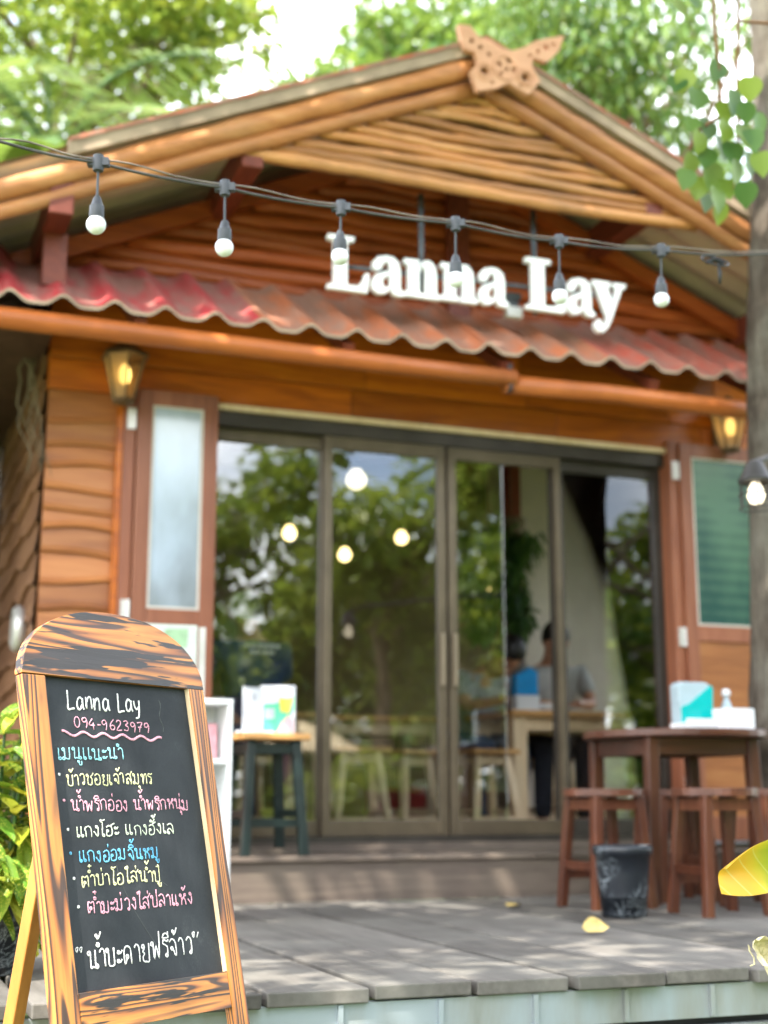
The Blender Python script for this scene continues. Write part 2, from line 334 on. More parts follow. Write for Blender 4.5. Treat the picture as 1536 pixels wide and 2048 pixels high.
M['leaf_vine'] = leafmat('vine_leaves', (.03, .10, .022), (.07, .17, .028), (.20, .28, .03), .35)
M['croton'] = leafmat('croton_leaves', (.06, .17, .02), (.14, .25, .025), (.42, .36, .03), .3, ((.60, .54, .10), 165), .3)
M['fern'] = leafmat('fern_leaves', (.015, .06, .012), (.03, .095, .018), (.06, .14, .025), .25)
M['glass'] = glassmat('door_glass', (.95, .96, .95), 1.95)
def painted_pane(name, c0, c1, sc, slats=0):
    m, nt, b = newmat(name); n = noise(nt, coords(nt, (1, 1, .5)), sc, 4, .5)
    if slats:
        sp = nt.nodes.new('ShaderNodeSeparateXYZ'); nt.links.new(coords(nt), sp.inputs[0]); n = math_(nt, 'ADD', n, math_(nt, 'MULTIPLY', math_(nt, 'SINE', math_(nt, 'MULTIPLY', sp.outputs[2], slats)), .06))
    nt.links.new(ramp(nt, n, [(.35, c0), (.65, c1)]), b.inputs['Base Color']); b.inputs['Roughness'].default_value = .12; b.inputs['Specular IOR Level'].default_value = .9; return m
M['painted_pane'] = painted_pane('painted_sky_pane', (.17, .19, .20), (.46, .55, .67), 2.4)  # left pane: bright sky reflection painted into the colour as blue-white cloudy noise
M['greenpane'] = painted_pane('green_pane', (.025, .075, .072), (.085, .17, .12), 3.5, 95)
def lampglass():
    m, nt, b = newmat('amber_lamp_glass'); nt.nodes.remove(b); t = N(nt, "ShaderNodeBsdfTransparent"); d = N(nt, "ShaderNodeBsdfTranslucent"); d2 = N(nt, "ShaderNodeBsdfDiffuse"); d.inputs[0].default_value = (.75, .55, .32, 1); d2.inputs[0].default_value = (.55, .40, .24, 1)
    m1 = N(nt, "ShaderNodeMixShader"); m2 = N(nt, "ShaderNodeMixShader"); m2.inputs[0].default_value = .72
    nt.links.new(d.outputs[0], m1.inputs[1]); nt.links.new(d2.outputs[0], m1.inputs[2]); nt.links.new(t.outputs[0], m2.inputs[1]); nt.links.new(m1.outputs[0], m2.inputs[2]); nt.links.new(m2.outputs[0], nt.nodes["Material Output"].inputs[0]); return m
M['lampglass'] = lampglass()
M['warm'] = emit('warm_bulb', (1, .62, .16), 1.0); M['warm2'] = emit('pendant_bulb', (1, .72, .30), 1.5); M['warmwhite'] = emit('white_bulb', (1, .86, .62), .6)

# ---------------------------------------------------------------- ground and deck
GZ = -0.42
g = MB(); g.grid(lambda u, v: ((u - .5) * 400, (v - .5) * 400, GZ), 40, 40); tag(g.build('ground', M['ground']), kind='structure')
R0 = rng(5)
dk = MB(); px = -1.45
while px < 6.2:                                        # planks run towards the hut, 0.265 m pitch with a dark gap
    y0 = 3.205 + R0.uniform(-.012, .018); dz = R0.uniform(-.004, .004)
    dk.box2((px + .006, y0, -.034 + dz), (px + .2555 - R0.uniform(0, .004), 5.9, dz)); px += .2645
deck = tag(dk.build('wooden_deck', M['deck'], bevel=.004), kind='structure')
fa = MB(); fa.box2((-1.4, 3.235, -.118), (6.2, 3.26, -.036), .5)
for k in range(30):
    x = -1.2 + k * .2535 + .035; fa.box2((x - .006, 3.224, -.114), (x + .006, 3.236, -.038), .5)
fa.box2((-1.4, 3.228, -.30), (6.2, 3.26, -.138), .5); fa.box2((-1.4, 3.30, GZ), (6.2, 3.33, -.1), .5)
tag(fa.build('deck_fascia', M['fascia']), kind='structure')
bs = MB(); bs.box2((-1.4, 3.27, -.2), (6.2, 3.29, -.1)); tag(bs.build('deck_joist', M['black']), kind='structure')

# ---------------------------------------------------------------- the hut
YW, YR, FZ = 6.35, 5.885, 0.205
hut = thing('restaurant_hut', (2.7, 6.35, 0), 'orange timber restaurant hut with bamboo gable and corrugated pent roof above glass sliding doors', 'building')
# step
st = MB(); st.box2((.9, YR, .0), (4.6, 6.5, .17)); st.build('step_riser', M['step'], hut)
st = MB(); x = .88; R = rng(8)
while x < 4.6:
    w = R.uniform(.5, .95); st.box2((x, YR - .018, .171), (min(x + w, 4.65) - .006, 6.1, .192)); x += w
st.build('step_tread', M['step'], hut, bevel=.003)
st = MB(); st.box2((1.5, 6.13, .193), (4.06, 6.29, .218)); st.box2((1.5, 6.29, .193), (4.06, 6.36, .232)); st.build('threshold', M['step'], hut)
# floor, ceiling and inner walls
b = MB(); b.box2((.7, 6.42, .05), (5.3, 10.2, FZ)); b.build('floor', M['floor_in'], hut)
RX, RZ, SLL, SLR = 2.65, 3.93, .45, .425               # ridge of the main roof
def roofz(x): return RZ - (RX - x) * SLL if x < RX else RZ - (x - RX) * SLR
b = MB()
b.box2((.75, 6.46, 2.93), (5.25, 10.1, 2.95)); b.build('ceiling', M['ceil'], hut)
b = MB()
for y in (7.2, 8.1, 9.0): b.box2((.8, y, 2.79), (5.2, y + .09, 2.93))
for x in (1.8, 3.1, 4.2): b.box2((x, 6.5, 2.845), (x + .07, 10.05, 2.925))
b.build('ceiling_beam', M['redpurlin'], hut)
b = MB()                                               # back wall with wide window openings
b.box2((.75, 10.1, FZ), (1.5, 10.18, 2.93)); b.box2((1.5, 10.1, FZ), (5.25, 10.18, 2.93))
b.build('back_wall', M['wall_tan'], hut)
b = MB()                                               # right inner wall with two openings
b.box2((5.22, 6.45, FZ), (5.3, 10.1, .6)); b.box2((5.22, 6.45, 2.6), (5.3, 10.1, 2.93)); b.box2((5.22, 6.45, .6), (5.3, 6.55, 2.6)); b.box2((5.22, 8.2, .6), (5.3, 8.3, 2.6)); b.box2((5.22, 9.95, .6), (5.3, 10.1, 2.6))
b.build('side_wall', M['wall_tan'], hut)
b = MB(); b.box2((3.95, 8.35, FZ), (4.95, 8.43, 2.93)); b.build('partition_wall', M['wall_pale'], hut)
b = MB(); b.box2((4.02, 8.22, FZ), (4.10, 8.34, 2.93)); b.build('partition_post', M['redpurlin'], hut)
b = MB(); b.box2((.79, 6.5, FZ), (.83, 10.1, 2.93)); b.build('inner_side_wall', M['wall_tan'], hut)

# outer side wall : waney boards seen running back from the corner
def waney(mb, p0, dx, L, z0, z1, nrm, amp, hmin, hmax, R, ncol=26, wavy=True):
    p0, dx, nrm = Vector(p0), Vector(dx), Vector(nrm); z = z1
    while z > z0:
        h = R.uniform(hmin, hmax); zb = max(z - h, z0 - .02); ph = [R.uniform(0, 6.3) for _ in range(4)]
        fq = [R.uniform(2, 5), R.uniform(6, 10), R.uniform(10, 18)]; am = amp if wavy else .001
        def edge(u): return am * (math.sin(fq[0] * u * L * 2 + ph[0]) + .5 * math.sin(fq[1] * u * L * 1.5 + ph[1]) + .22 * math.sin(fq[2] * u * L + ph[2])) + am * (u - .5) * R2
        R2 = R.uniform(-1.2, 1.2); vs = []
        for i in range(ncol + 1):
            u = i / ncol; q = p0 + dx * (u * L); ze = zb + edge(u) - .012
            for (o, zz) in ((.010, z + .02), (.024, ze + .03), (.034, ze + .007), (.030, ze), (.002, ze + .003)): vs.append(q + nrm * o + Vector((0, 0, zz)))
        fs = [(i * 5 + k, (i + 1) * 5 + k, (i + 1) * 5 + k + 1, i * 5 + k + 1) for i in range(ncol) for k in range(4)]
        mb._add(vs, fs, R.random()); z = zb
R = rng(21)
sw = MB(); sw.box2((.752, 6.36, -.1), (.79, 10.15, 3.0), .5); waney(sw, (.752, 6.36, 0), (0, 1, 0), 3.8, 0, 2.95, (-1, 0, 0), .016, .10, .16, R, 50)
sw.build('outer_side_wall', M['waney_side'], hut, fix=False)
# front wall left of the doors
fw = MB(); fw.box2((.75, 6.362, -.05), (1.13, 6.42, 2.3), .5); waney(fw, (.75, 6.362, 0), (1, 0, 0), .385, 0, 2.27, (0, -1, 0), .011, .075, .135, R, 22)
fw.build('front_wall', M['waney'], hut, fix=False)
hd = MB(); z = 2.285                                   # varnished boards above the doors
hd.box2((.74, 6.37, 2.29), (5.3, 6.42, 2.95), .5)
for zz, h in ((2.30, .15), (2.452, .14), (2.594, .16), (2.756, .14)):
    x = .745
    while x < 4.95:
        w = R.uniform(.5, 1.3) if x > .8 else .40; hd.box2((x, 6.335, zz), (min(x + w, 4.96) - .003, 6.369, zz + h - .004)); x += w
hd.build('header_boards', M['varnish'], hut, bevel=.004)
hd = MB(); hd.box2((1.537, 6.315, 2.272), (4.06, 6.42, 2.298)); hd.build('door_head_trim', M['pine'], hut)
rw = MB(); rw.box2((4.62, 6.362, -.05), (4.96, 6.42, 2.3), .5); waney(rw, (4.62, 6.362, 0), (1, 0, 0), .34, 0, 2.27, (0, -1, 0), .011, .09, .135, R, 22); rw.build('front_wall', M['waney'], hut, fix=False)
# half glazed timber leaves either side
def leaf_door(x0, x1, ztop, zmid, pane, paner, panelm):
    fr = MB(); y0, y1 = 6.262, 6.305; s = .05
    fr.box2((x0, y0, FZ + .02), (x0 + s + .02, y1, ztop)); fr.box2((x1 - s - .02, y0, FZ + .02), (x1, y1, ztop))
    for z0, z1 in ((ztop - .075, ztop), (zmid - .085, zmid), (FZ + .02, FZ + .14)): fr.box2((x0 + s + .02, y0 + .003, z0), (x1 - s - .02, y1 - .003, z1))
    f = fr.build('shutter_door', M['redframe'], hut, bevel=.004)
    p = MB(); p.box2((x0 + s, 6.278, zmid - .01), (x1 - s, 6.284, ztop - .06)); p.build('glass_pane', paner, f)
    p = MB()
    for xa, xb, za, zb in ((x0 + s + .02, x0 + s + .03, zmid, ztop - .075), (x1 - s - .03, x1 - s - .02, zmid, ztop - .075), (x0 + s + .03, x1 - s - .03, ztop - .085, ztop - .075), (x0 + s + .03, x1 - s - .03, zmid, zmid + .01)):
        p.box2((xa, 6.266, za), (xb, 6.277, zb))
    p.build('pane_bead', M['wall_pale'] if pane else M['redframe'], f)
    p = MB(); p.box2((x0 + s, 6.275, FZ + .12), (x1 - s, 6.288, zmid - .07)); p.build('lower_panel', panelm, f)
    return f
leaf_door(1.152, 1.535, 2.318, 1.285, True, M['painted_pane'], M['redframe'])
leaf_door(4.085, 4.60, 2.325, 1.335, True, M['greenpane'], M['waney'])
for xa, xb in ((1.094, 1.148), (4.03, 4.083)):
    j = MB(); j.box2((xa, 6.285, .19), (xb, 6.42, 2.335)); jo = j.build('door_jamb', M['redframe'], hut, bevel=.004)
    for z in (2.17, 1.27, .5):
        h = MB(); h.box2((xa + .012, 6.272, z - .05), (xa + .044, 6.2845, z + .05)); h.tube([(xb - .008, 6.27, z - .05), (xb - .008, 6.27, z + .05)], .007); h.build('hinge', M['hinge'], jo)
j = MB(); j.box2((1.066, 6.30, .0), (1.092, 6.34, 2.3)); j.build('corner_trim', M['varnish'], hut)
# aluminium sliding doors
for za, zb_ in ((2.20, 2.270), (.232, .262)): tr = MB(); tr.box2((1.545, 6.34, za), (4.028, 6.44, zb_)); tr.build('door_track', M['bronze_dark'], hut)
def slider(x0, x1, y, ml, mr, w0=.05, w1=.05, cut=0):
    f = MB(); f.box2((x0, y - .018, .263), (x0 + w0, y + .018, 2.199)); f.box2((x1 - w1, y - .018, .263), (x1, y + .018, 2.199))
    f.box2((x0 + w0, y - .016, 2.135), (x1 - w1, y + .016, 2.199)); f.box2((x0 + w0, y - .016, .263), (x1 - w1, y + .016, .335))
    fo = f.build('sliding_door', ml, hut, bevel=.003)
    p = MB(); p.box2((x0 + w0 - .006, y - .003, .33), (x1 - w1 + .006 - cut, y + .003, 2.14)); p.build('glass_pane', M['glass'], fo)
    return fo
slider(1.545, 2.13, 6.405, M['bronze'], 0, .02, .042)
d2 = slider(2.098, 2.742, 6.365, M['bronze'], 0, .042, .045)
d3 = slider(2.758, 3.40, 6.365, M['bronze'], 0, .045, .036, .30)
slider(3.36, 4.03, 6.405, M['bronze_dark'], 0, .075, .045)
for dd, x in ((d2, 2.718), (d3, 2.785)):
    h = MB(); h.box2((x - .010, 6.325, .98), (x + .010, 6.3465, 1.24)); h.build('door_pull', M['pull'], dd, bevel=.004)

# pent roof : corrugated cement sheets with the eave pole below
def wave(x): t = 2 * math.pi * x / .2185; return .022 * (math.cos(t) + .30 * math.cos(2 * t))
def pent(mb):
    x0, x1, nx = -.62, 4.42, 276; ya, yb, za, zb = 5.665, 6.40, 2.475, 2.95; ph = .4923
    for sheet in range(23):
        xa, xb = x0 + sheet * .2185, x0 + (sheet + 1) * .2185; t = .1 if xb < 1.72 else (.95 if xa > 3.25 else .6); t += R.uniform(-.05, .05)
        if 1.7 < xb < 2.0: t = .45
        def f(u, v, o=0): x = xa + u * (xb - xa); return (x, ya + v * (yb - ya), za + (x - .45) * .012 + v * (zb - za) + wave(x - ph) + o + (.006 if (sheet // 5) % 2 else 0))
        mb.grid(lambda u, v: f(u, v), 12, 4, t); mb.grid(lambda u, v: f(u, v, -.012), 12, 4, t)
b = MB(); R = rng(31); pent(b); b.build('pent_roof', M['pent'], hut, smooth=True, fix=False)
b = MB(); b.grid(lambda u, v: (-.62 + 5.04 * u, 5.6645, 2.475 + (5.04 * u - 1.07) * .012 + (.006 if (int(min(.9999, u) * 23) // 5) % 2 else 0) + wave(-.62 + 5.04 * u - .4923) + .001 - .014 * v), 276, 1, .5); b.build('sheet_edge', M['verge'], hut, fix=False)
b = MB()
b.tube([(-.7, 5.715, 2.385), (.4, 5.715, 2.395), (1.4, 5.715, 2.39), (2.2, 5.715, 2.385), (2.83, 5.715, 2.388)], [.05, .047, .045, .044, .042], 12); b.build('eave_pole', M['pole'], hut, smooth=True)
b = MB(); b.tube([(2.79, 5.74, 2.365), (3.4, 5.74, 2.375), (4.0, 5.74, 2.372), (4.5, 5.74, 2.37)], [.045, .046, .048, .046], 12); b.build('eave_pole', M['pole'], hut, smooth=True)
for x in (.2, 1.05, 2.0, 2.8, 3.6, 4.3): b = MB(); b.bar((x, 5.72, 2.44), (x, 6.34, 2.80), .05, .05); b.build('pent_rafter', M['redpurlin'], hut)
b = MB(); b.tube([(2.80, 5.70, 2.45), (2.805, 5.70, 2.33), (2.80, 5.72, 2.32)], .011, 6); b.build('pole_strap', M['black'], hut)

# gable wall of red half logs
gw = MB(); gw.prism([[(.62, 2.88), (RX, roofz(RX) - .10), (5.2, 2.88)]], lambda x, z, d: (x, 6.36 + d, z), .04, .3); gw.build('gable_backing', M['logs'], hut)
gw = MB(); z = 2.93; R = rng(41)
while z < 3.8:
    hh = .068 + R.uniform(-.006, .008); xl = RX - (RZ - .14 - z) / SLL + .03; xr = RX + (RZ - .14 - z) / SLR - .03
    if xr - xl > .1:
        pts = [(xl + (xr - xl) * k / 14, 6.335 + R.uniform(-.003, .003), z + .012 * math.sin(k * .9 + z * 30)) for k in range(15)]
        gw.tube(pts, [hh * .52 + R.uniform(-.003, .003) for _ in pts], 10, flat=(1, .75))
    z += hh
gw.build('log_siding', M['logs'], hut, smooth=True)
b = MB()
for s, xe in ((SLL, .55), (-SLR, 5.1)):
    za = roofz(xe) - .13; b.bar((xe, 6.29, za), (RX, 6.29, RZ - .13), .06, .085, (0, 0, 1))
b.build('rake_trim', M['logs'], hut)
b = MB(); b.box2((2.73, 6.245, 2.80), (2.85, 6.289, 3.72)); b.build('king_post', M['redpurlin'], hut, bevel=.006)

# main roof
def roof_sheet(mb, xa, xb, y0, y1, up, amp=.019, pitch=.177):
    n = int((y1 - y0) / pitch * 8)
    mb.grid(lambda u, v: (xa + v * (xb - xa), y0 + u * (y1 - y0), roofz(xa + v * (xb - xa)) + up + amp * math.cos(2 * math.pi * (u * (y1 - y0)) / pitch)), n, 6, .3)
b = MB(); roof_sheet(b, -.9, RX, 5.60, 11.0, .085); roof_sheet(b, RX, 6.0, 5.60, 11.0, .085); b.build('main_roof', M['roof'], hut, smooth=True, fix=False)
b = MB(); roof_sheet(b, -.9, RX, 5.605, 11.0, .07); roof_sheet(b, RX, 6.0, 5.605, 11.0, .07); b.build('roof_underside', M['roof_under'], hut, smooth=True, fix=False)
b = MB()                                               # grey verge band standing over the barge poles, torn off at the left end
for xa, xb in ((.69, RX), (RX, 4.9)):
    pts = lambda x, o: roofz(x) + o
    vs = [(xa, 5.585, pts(xa, .055)), (xb, 5.585, pts(xb, .055)), (xb, 5.585, pts(xb, .128)), (xa, 5.585, pts(xa, .128)), (xa, 5.61, pts(xa, .055)), (xb, 5.61, pts(xb, .055)), (xb, 5.61, pts(xb, .128)), (xa, 5.61, pts(xa, .128))]
    b._add(vs, [(0, 1, 2, 3), (4, 7, 6, 5), (0, 4, 5, 1), (3, 2, 6, 7), (0, 3, 7, 4), (1, 5, 6, 2)], .4)
b.build('verge_board', M['verge'], hut)
b = MB()
for xa, xb in ((.69, RX), (RX, 4.9)):
    b.grid(lambda u, v: (xa + u * (xb - xa), 5.575 + v * .3, roofz(xa + u * (xb - xa)) + .134 + .008 * math.sin(v * 20)), 12, 12, .5)
    b.grid(lambda u, v: (xa + u * (xb - xa), 5.575, roofz(xa + u * (xb - xa)) + .134 - .02 * v), 12, 1, .5)
b.build('verge_tile', M['roof'], hut, smooth=True, fix=False)
def wobble_pole(mb, p0, p1, r0, r1, R, n=18, node=.0):
    p0, p1 = Vector(p0), Vector(p1); pts, rs = [], []
    ph = R.uniform(0, 6)
    for k in range(n + 1):
        u = k / n; pts.append(p0.lerp(p1, u) + Vector((0, R.uniform(-.003, .003), .008 * math.sin(u * 7 + ph) + R.uniform(-.002, .002)))); rs.append((r0 + (r1 - r0) * u) * (1 + R.uniform(-.06, .06) + (.13 if R.random() < .16 else 0)))
    mb.tube(pts, rs, 10)
R = rng(51)
for xe, s in ((-.85, -1), (5.3, 1)):
    x1 = RX + .03 * s
    b = MB(); wobble_pole(b, (xe, 5.64, roofz(xe) - .0), (x1, 5.64, roofz(x1) - .0), .049, .046, R, 24); b.build('barge_pole', M['barge'], hut, smooth=True)
    b = MB(); wobble_pole(b, (xe, 5.66, roofz(xe) - .095), (x1, 5.66, roofz(x1) - .095), .036, .034, R, 24); b.build('barge_pole', M['barge'], hut, smooth=True)
zb = 3.295; k = 0
while zb < 3.775:                                       # bamboo screen in the gable peak
    xl = RX - (RZ - .135 - zb) / SLL; xr = RX + (RZ - .135 - zb) / SLR; r = .030 if k == 0 else R.uniform(.022, .0265)
    b = MB(); wobble_pole(b, (xl - .05, 5.70, zb + R.uniform(-.008, .008)), (xr + .05, 5.70, zb + R.uniform(-.008, .012)), r, r * .92, R, 22)
    b.build('bamboo_rail', M['bamboo'], hut, smooth=True); zb += .051 + R.uniform(-.003, .005); k += 1
b = MB(); b.prism([[(RX - 1.05, 3.30), (RX, 3.77), (RX + 1.10, 3.30)]], lambda x, z, d: (x, 5.75 + d, z), .012); b.build('screen_backing', M['ceil'], hut)
for x in (.68, 1.52, 3.62, 4.55): b = MB(); b.box2((x - .05, 5.63 if x < .7 else 5.68, roofz(x) - .19), (x + .05, 6.5, roofz(x) - .04)); b.build('purlin', M['redpurlin'], hut, bevel=.006)
b = MB(); b.box2((.64, 5.86, 2.62), (.74, 5.96, roofz(.7) - .19)); b.build('purlin_prop', M['redpurlin'], hut)
# carved gable finial with two crossed wings
out = [(2.488, 4.073), (2.549, 4.078), (2.588, 4.033), (2.654, 4.02), (2.721, 3.989), (2.769, 3.991), (2.829, 4.019), (2.899, 4.071), (2.97, 4.10), (3.058, 4.131), (3.027, 4.043), (2.985, 3.995), (2.951, 3.969), (2.883, 3.976), (2.876, 3.927), (2.921, 3.861), (2.875, 3.80), (2.851, 3.776), (2.79, 3.80), (2.75, 3.817), (2.68, 3.775), (2.584, 3.743), (2.549, 3.841), (2.591, 3.883), (2.574, 3.94), (2.521, 3.948), (2.50, 4.0)]
def circ(cx, cz, r, n=10): return [(cx + r * math.cos(-2 * math.pi * k / n), cz + r * math.sin(-2 * math.pi * k / n)) for k in range(n)]
holes = [circ(2.62, 3.855, .022), circ(2.835, 3.865, .024), circ(2.70, 3.905, .014), circ(2.75, 3.935, .015), circ(2.738, 3.886, .012), circ(2.708, 3.858, .012), circ(2.775, 3.89, .013), circ(2.555, 4.0, .014, 8), circ(2.60, 3.975, .013, 8), circ(2.645, 3.945, .012, 8), circ(2.955, 4.045, .015, 8), circ(2.995, 4.07, .011, 8), circ(2.91, 4.015, .013, 8), circ(2.865, 3.985, .011, 8), circ(2.66, 3.80, .010, 8), circ(2.81, 3.815, .010, 8)]
b = MB(); b.prism([out] + holes, lambda x, z, d: (x, 5.545 + d, z), .035, .5); b.build('carved_finial', M['carved'], hut, bevel=0)
b = MB()
for cx, cz, r in ((2.62, 3.85, .045), (2.84, 3.86, .045), (2.62, 3.85, .028), (2.84, 3.86, .03), (2.73, 3.89, .062)):
    pts = [(cx + r * math.cos(t), 5.544, cz + r * math.sin(t)) for t in [k * 2 * math.pi / 20 for k in range(21)]]; b.tube(pts, .006, 6)
b.build('carved_relief', M['carved'], hut, smooth=True)
# lean-to and dark neighbouring wall on the left
sh = thing('timber_shed', (-.6, 8.6, GZ), 'dark brown vertical board shed standing in shade left of the hut', 'shed')
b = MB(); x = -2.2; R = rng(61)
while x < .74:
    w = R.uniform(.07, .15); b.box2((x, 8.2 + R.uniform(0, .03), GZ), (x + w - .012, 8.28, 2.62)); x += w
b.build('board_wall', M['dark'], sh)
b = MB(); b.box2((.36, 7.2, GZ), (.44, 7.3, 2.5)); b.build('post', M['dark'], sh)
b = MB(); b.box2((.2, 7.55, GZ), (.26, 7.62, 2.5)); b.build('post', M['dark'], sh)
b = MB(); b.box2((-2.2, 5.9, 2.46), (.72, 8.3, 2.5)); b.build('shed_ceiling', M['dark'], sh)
b = MB(); R = rng(62)
for k in range(5):
    p = Vector((.66 + R.uniform(-.03, .02), 6.32, 2.42)); pts = [p.copy()]
    for q in range(9): p += Vector((R.uniform(-.03, .035), R.uniform(-.01, .01), -.05 - R.uniform(0, .02))); pts.append(p.copy())
    b.tube(pts, [.007 - .0006 * i for i in range(10)], 5)
tag(b.build('dry_twig', M['bark_far'], None, smooth=True), 'dry brown creeper twigs hanging at the hut corner', 'twigs')
fan = thing('round_vent', (.725, 6.75, 1.25), 'white round vent with dark middle on the hut side wall', 'vent')
rx = Matrix.Rotation(rad(-90), 4, 'Y')
b = MB(); b.lathe([(.075, 0), (.105, 0), (.11, .03), (.095, .05), (.075, .045)], (.73, 6.72, 1.22), 28, rot=rx); b.build('rim', M['hinge'], fan, smooth=True)
b = MB(); b.lathe([(.0, .015), (.075, .015), (.075, .03), (.0, .03)], (.73, 6.72, 1.22), 20, rot=rx); b.build('grille', M['black'], fan)

# ---------------------------------------------------------------- facade letters
GL = {'L': ([[(0, 0), (.82, 0), (.86, .36), (.77, .36), (.72, .22), (.63, .11), (.40, .10), (.40, .9), (.54, .92), (.54, 1), (0, 1), (0, .92), (.13, .9), (.13, .1), (0, .08)]], .86),
      'n': ([[(0, 0), (.42, 0), (.42, .08), (.36, .1), (.36, .45), (.40, .54), (.47, .56), (.52, .5), (.52, .1), (.46, .08), (.46, 0), (.88, 0), (.88, .08), (.79, .1), (.79, .48), (.75, .60), (.66, .68), (.56, .70), (.46, .67), (.36, .58), (.36, .68), (0, .68), (0, .60), (.10, .58), (.10, .1), (0, .08)]], .88),
      'a': ([[(.80, 0), (.80, .07), (.73, .09), (.70, .14), (.70, .46), (.66, .60), (.54, .68), (.36, .70), (.16, .66), (.05, .57), (.04, .47), (.10, .42), (.19, .42), (.26, .47), (.28, .54), (.35, .60), (.42, .58), (.45, .50), (.45, .43), (.30, .40), (.10, .33), (0, .18), (.05, .05), (.18, -.01), (.34, .01), (.46, .10), (.52, .02), (.62, -.01)], [(.45, .34), (.45, .18), (.38, .12), (.30, .13), (.27, .2), (.30, .29), (.38, .33)]], .80),
      'y': ([[(0, .68), (0, .60), (.07, .58), (.33, .02), (.28, -.12), (.22, -.17), (.19, -.09), (.11, -.06), (.03, -.11), (.02, -.22), (.10, -.30), (.22, -.30), (.34, -.20), (.42, -.06), (.71, .58), (.80, .60), (.80, .68), (.50, .68), (.50, .60), (.58, .58), (.48, .28), (.36, .58), (.43, .60), (.43, .68)]], .80)}
sg = thing('name_sign', (2.7, 5.82, 2.75), 'white raised letters Lanna Lay hung on grey rods under the bamboo gable', 'sign')
for ch, xa, xb, zb in (('L', 1.923, 2.130, 2.752), ('a', 2.138, 2.308, 2.760), ('n', 2.306, 2.492, 2.766), ('n', 2.495, 2.687, 2.772), ('a', 2.690, 2.853, 2.778), ('L', 2.948, 3.168, 2.784), ('a', 3.171, 3.330, 2.790), ('y', 3.320, 3.509, 2.796)):
    rings, w = GL[ch]; sx = (xb - xa) / w; sz = .268 if ch == 'L' else .275
    b = MB(); b.prism(rings, lambda x, z, d: (xa + x * sx, 5.80 + d, zb + z * sz), .035, .5); b.build('letter', M['letter'], sg, bevel=.003)
b = MB(); b.tube([(1.99, 5.845, 2.885), (3.45, 5.845, 2.925)], .011, 8); b.build('rail', M['rod'], sg, smooth=True)
for x, zt in ((2.416, 3.32), (3.024, 3.33)):
    b = MB(); b.tube([(x, 5.86, 2.78), (x, 5.86, zt)], .014, 8); b.build('hanging_rod', M['rod'], sg, smooth=True)
sp = thing('flood_light', (2.935, 5.93, 2.78), 'small grey floodlight box fixed on the pent roof between the two sign words', 'floodlight')
b = MB(); b.box((2.935, 5.93, 2.885), (.075, .05, .035)); b.box((2.935, 5.935, 2.84), (.06, .03, .06)); b.build('housing', M['rod'], sp, bevel=.004)
b = MB(); b.box((2.935, 5.925, 2.80), (.085, .045, .055)); b.build('lens', M['white_plastic'], sp, bevel=.004)

# ---------------------------------------------------------------- wall lanterns
def lantern(loc, label):
    x, y, z = loc; r = thing('wall_lantern', loc, label, 'lantern', 'lanterns beside the doors')
    c4 = Matrix.Rotation(rad(30), 4, 'Z')
    b = MB(); b.lathe([(.012, .185), (.03, .165), (.045, .15), (.112, .105), (.118, .09), (.10, .088)], (x, y, z), 6, rot=c4); b.lathe([(.03, -.135), (.055, -.125), (.052, -.11)], (x, y, z), 6, rot=c4)
    for k in range(6):
        t = rad(30 + 60 * k); b.bar((x + .05 * math.cos(t), y + .05 * math.sin(t), z - .112), (x + .1 * math.cos(t), y + .1 * math.sin(t), z + .09), .008, .008)
    b.box((x, y + .118, z + .02), (.05, .012, .2)); b.bar((x, y + .1, z + .1), (x, y + .13, z + .1), .02, .02); b.build('frame', M['lampmetal'], r)
    for k in range(6):
        if k in (4,): continue
        t0, t1 = rad(30 + 60 * k), rad(90 + 60 * k); f = lambda t, rr, zz: (x + rr * math.cos(t), y + rr * math.sin(t), z + zz)
        b = MB(); b._add([f(t0, .05, -.11), f(t1, .05, -.11), f(t1, .1, .088), f(t0, .1, .088)], [(0, 1, 2, 3)], .5); b.build('glass_pane', M['lampglass'], r, fix=False)
    b = MB(); b.lathe([(.005, -.06), (.02, -.05), (.028, -.02), (.026, .005), (.014, .035)], (x, y - .01, z + .02), 14); b.build('bulb', M['warm'], r, smooth=True)
    return r
lantern((1.07, 6.20, 2.345), 'brass hexagonal wall lantern glowing left of the doors beside the pane with painted sky reflection')
lantern((4.365, 6.20, 2.41), 'brass hexagonal wall lantern glowing above the green pane beside the trunk')

# ---------------------------------------------------------------- chalkboard sign (local x across, y inwards, z up the board)
SYAW, SLEAN = rad(34.5), rad(12.5); SH = .82
Su = Vector((math.cos(SYAW), math.sin(SYAW), 0)); Snh = Vector((math.sin(SYAW), -math.cos(SYAW), 0))
Sv = Vector((0, 0, 1)) * math.cos(SLEAN) - Snh * math.sin(SLEAN); Sn = Su.cross(Sv); Sc = Vector((.553, 2.859, .380))
M['burnt_head'] = burnt('burnt_pine_head', 'X', 9, .03, .515, 2.3, .07); M['burnt_stile'] = burnt('burnt_pine_stile', 'Z', 32, .12, .62, 1.3, .05); M['burnt_rail'] = burnt('burnt_pine_rail', 'X', 14, .03, .54, 2.4, .07)
cs = thing('chalkboard_sign', (0, 0, 0), 'arched burnt pine A-frame chalkboard sign with handwritten menu in coloured chalk', 'menu sign')
P = lambda x, z, d: (x, d, z + SH)
arch = [(-.258, .299)] + [(-.258 + .0, .305)] + [(.003 + .258 * math.copysign(abs(math.cos(t)) ** .92, math.cos(t)) * -1, .303 + .143 * math.sin(t)) for t in [math.pi * k / 40 for k in range(1, 40)]] + [(.26, .305), (.26, .297)]
b = MB(); b.prism([arch], P, .022, .37); b.build('arched_head', M['burnt_head'], cs, bevel=.003)
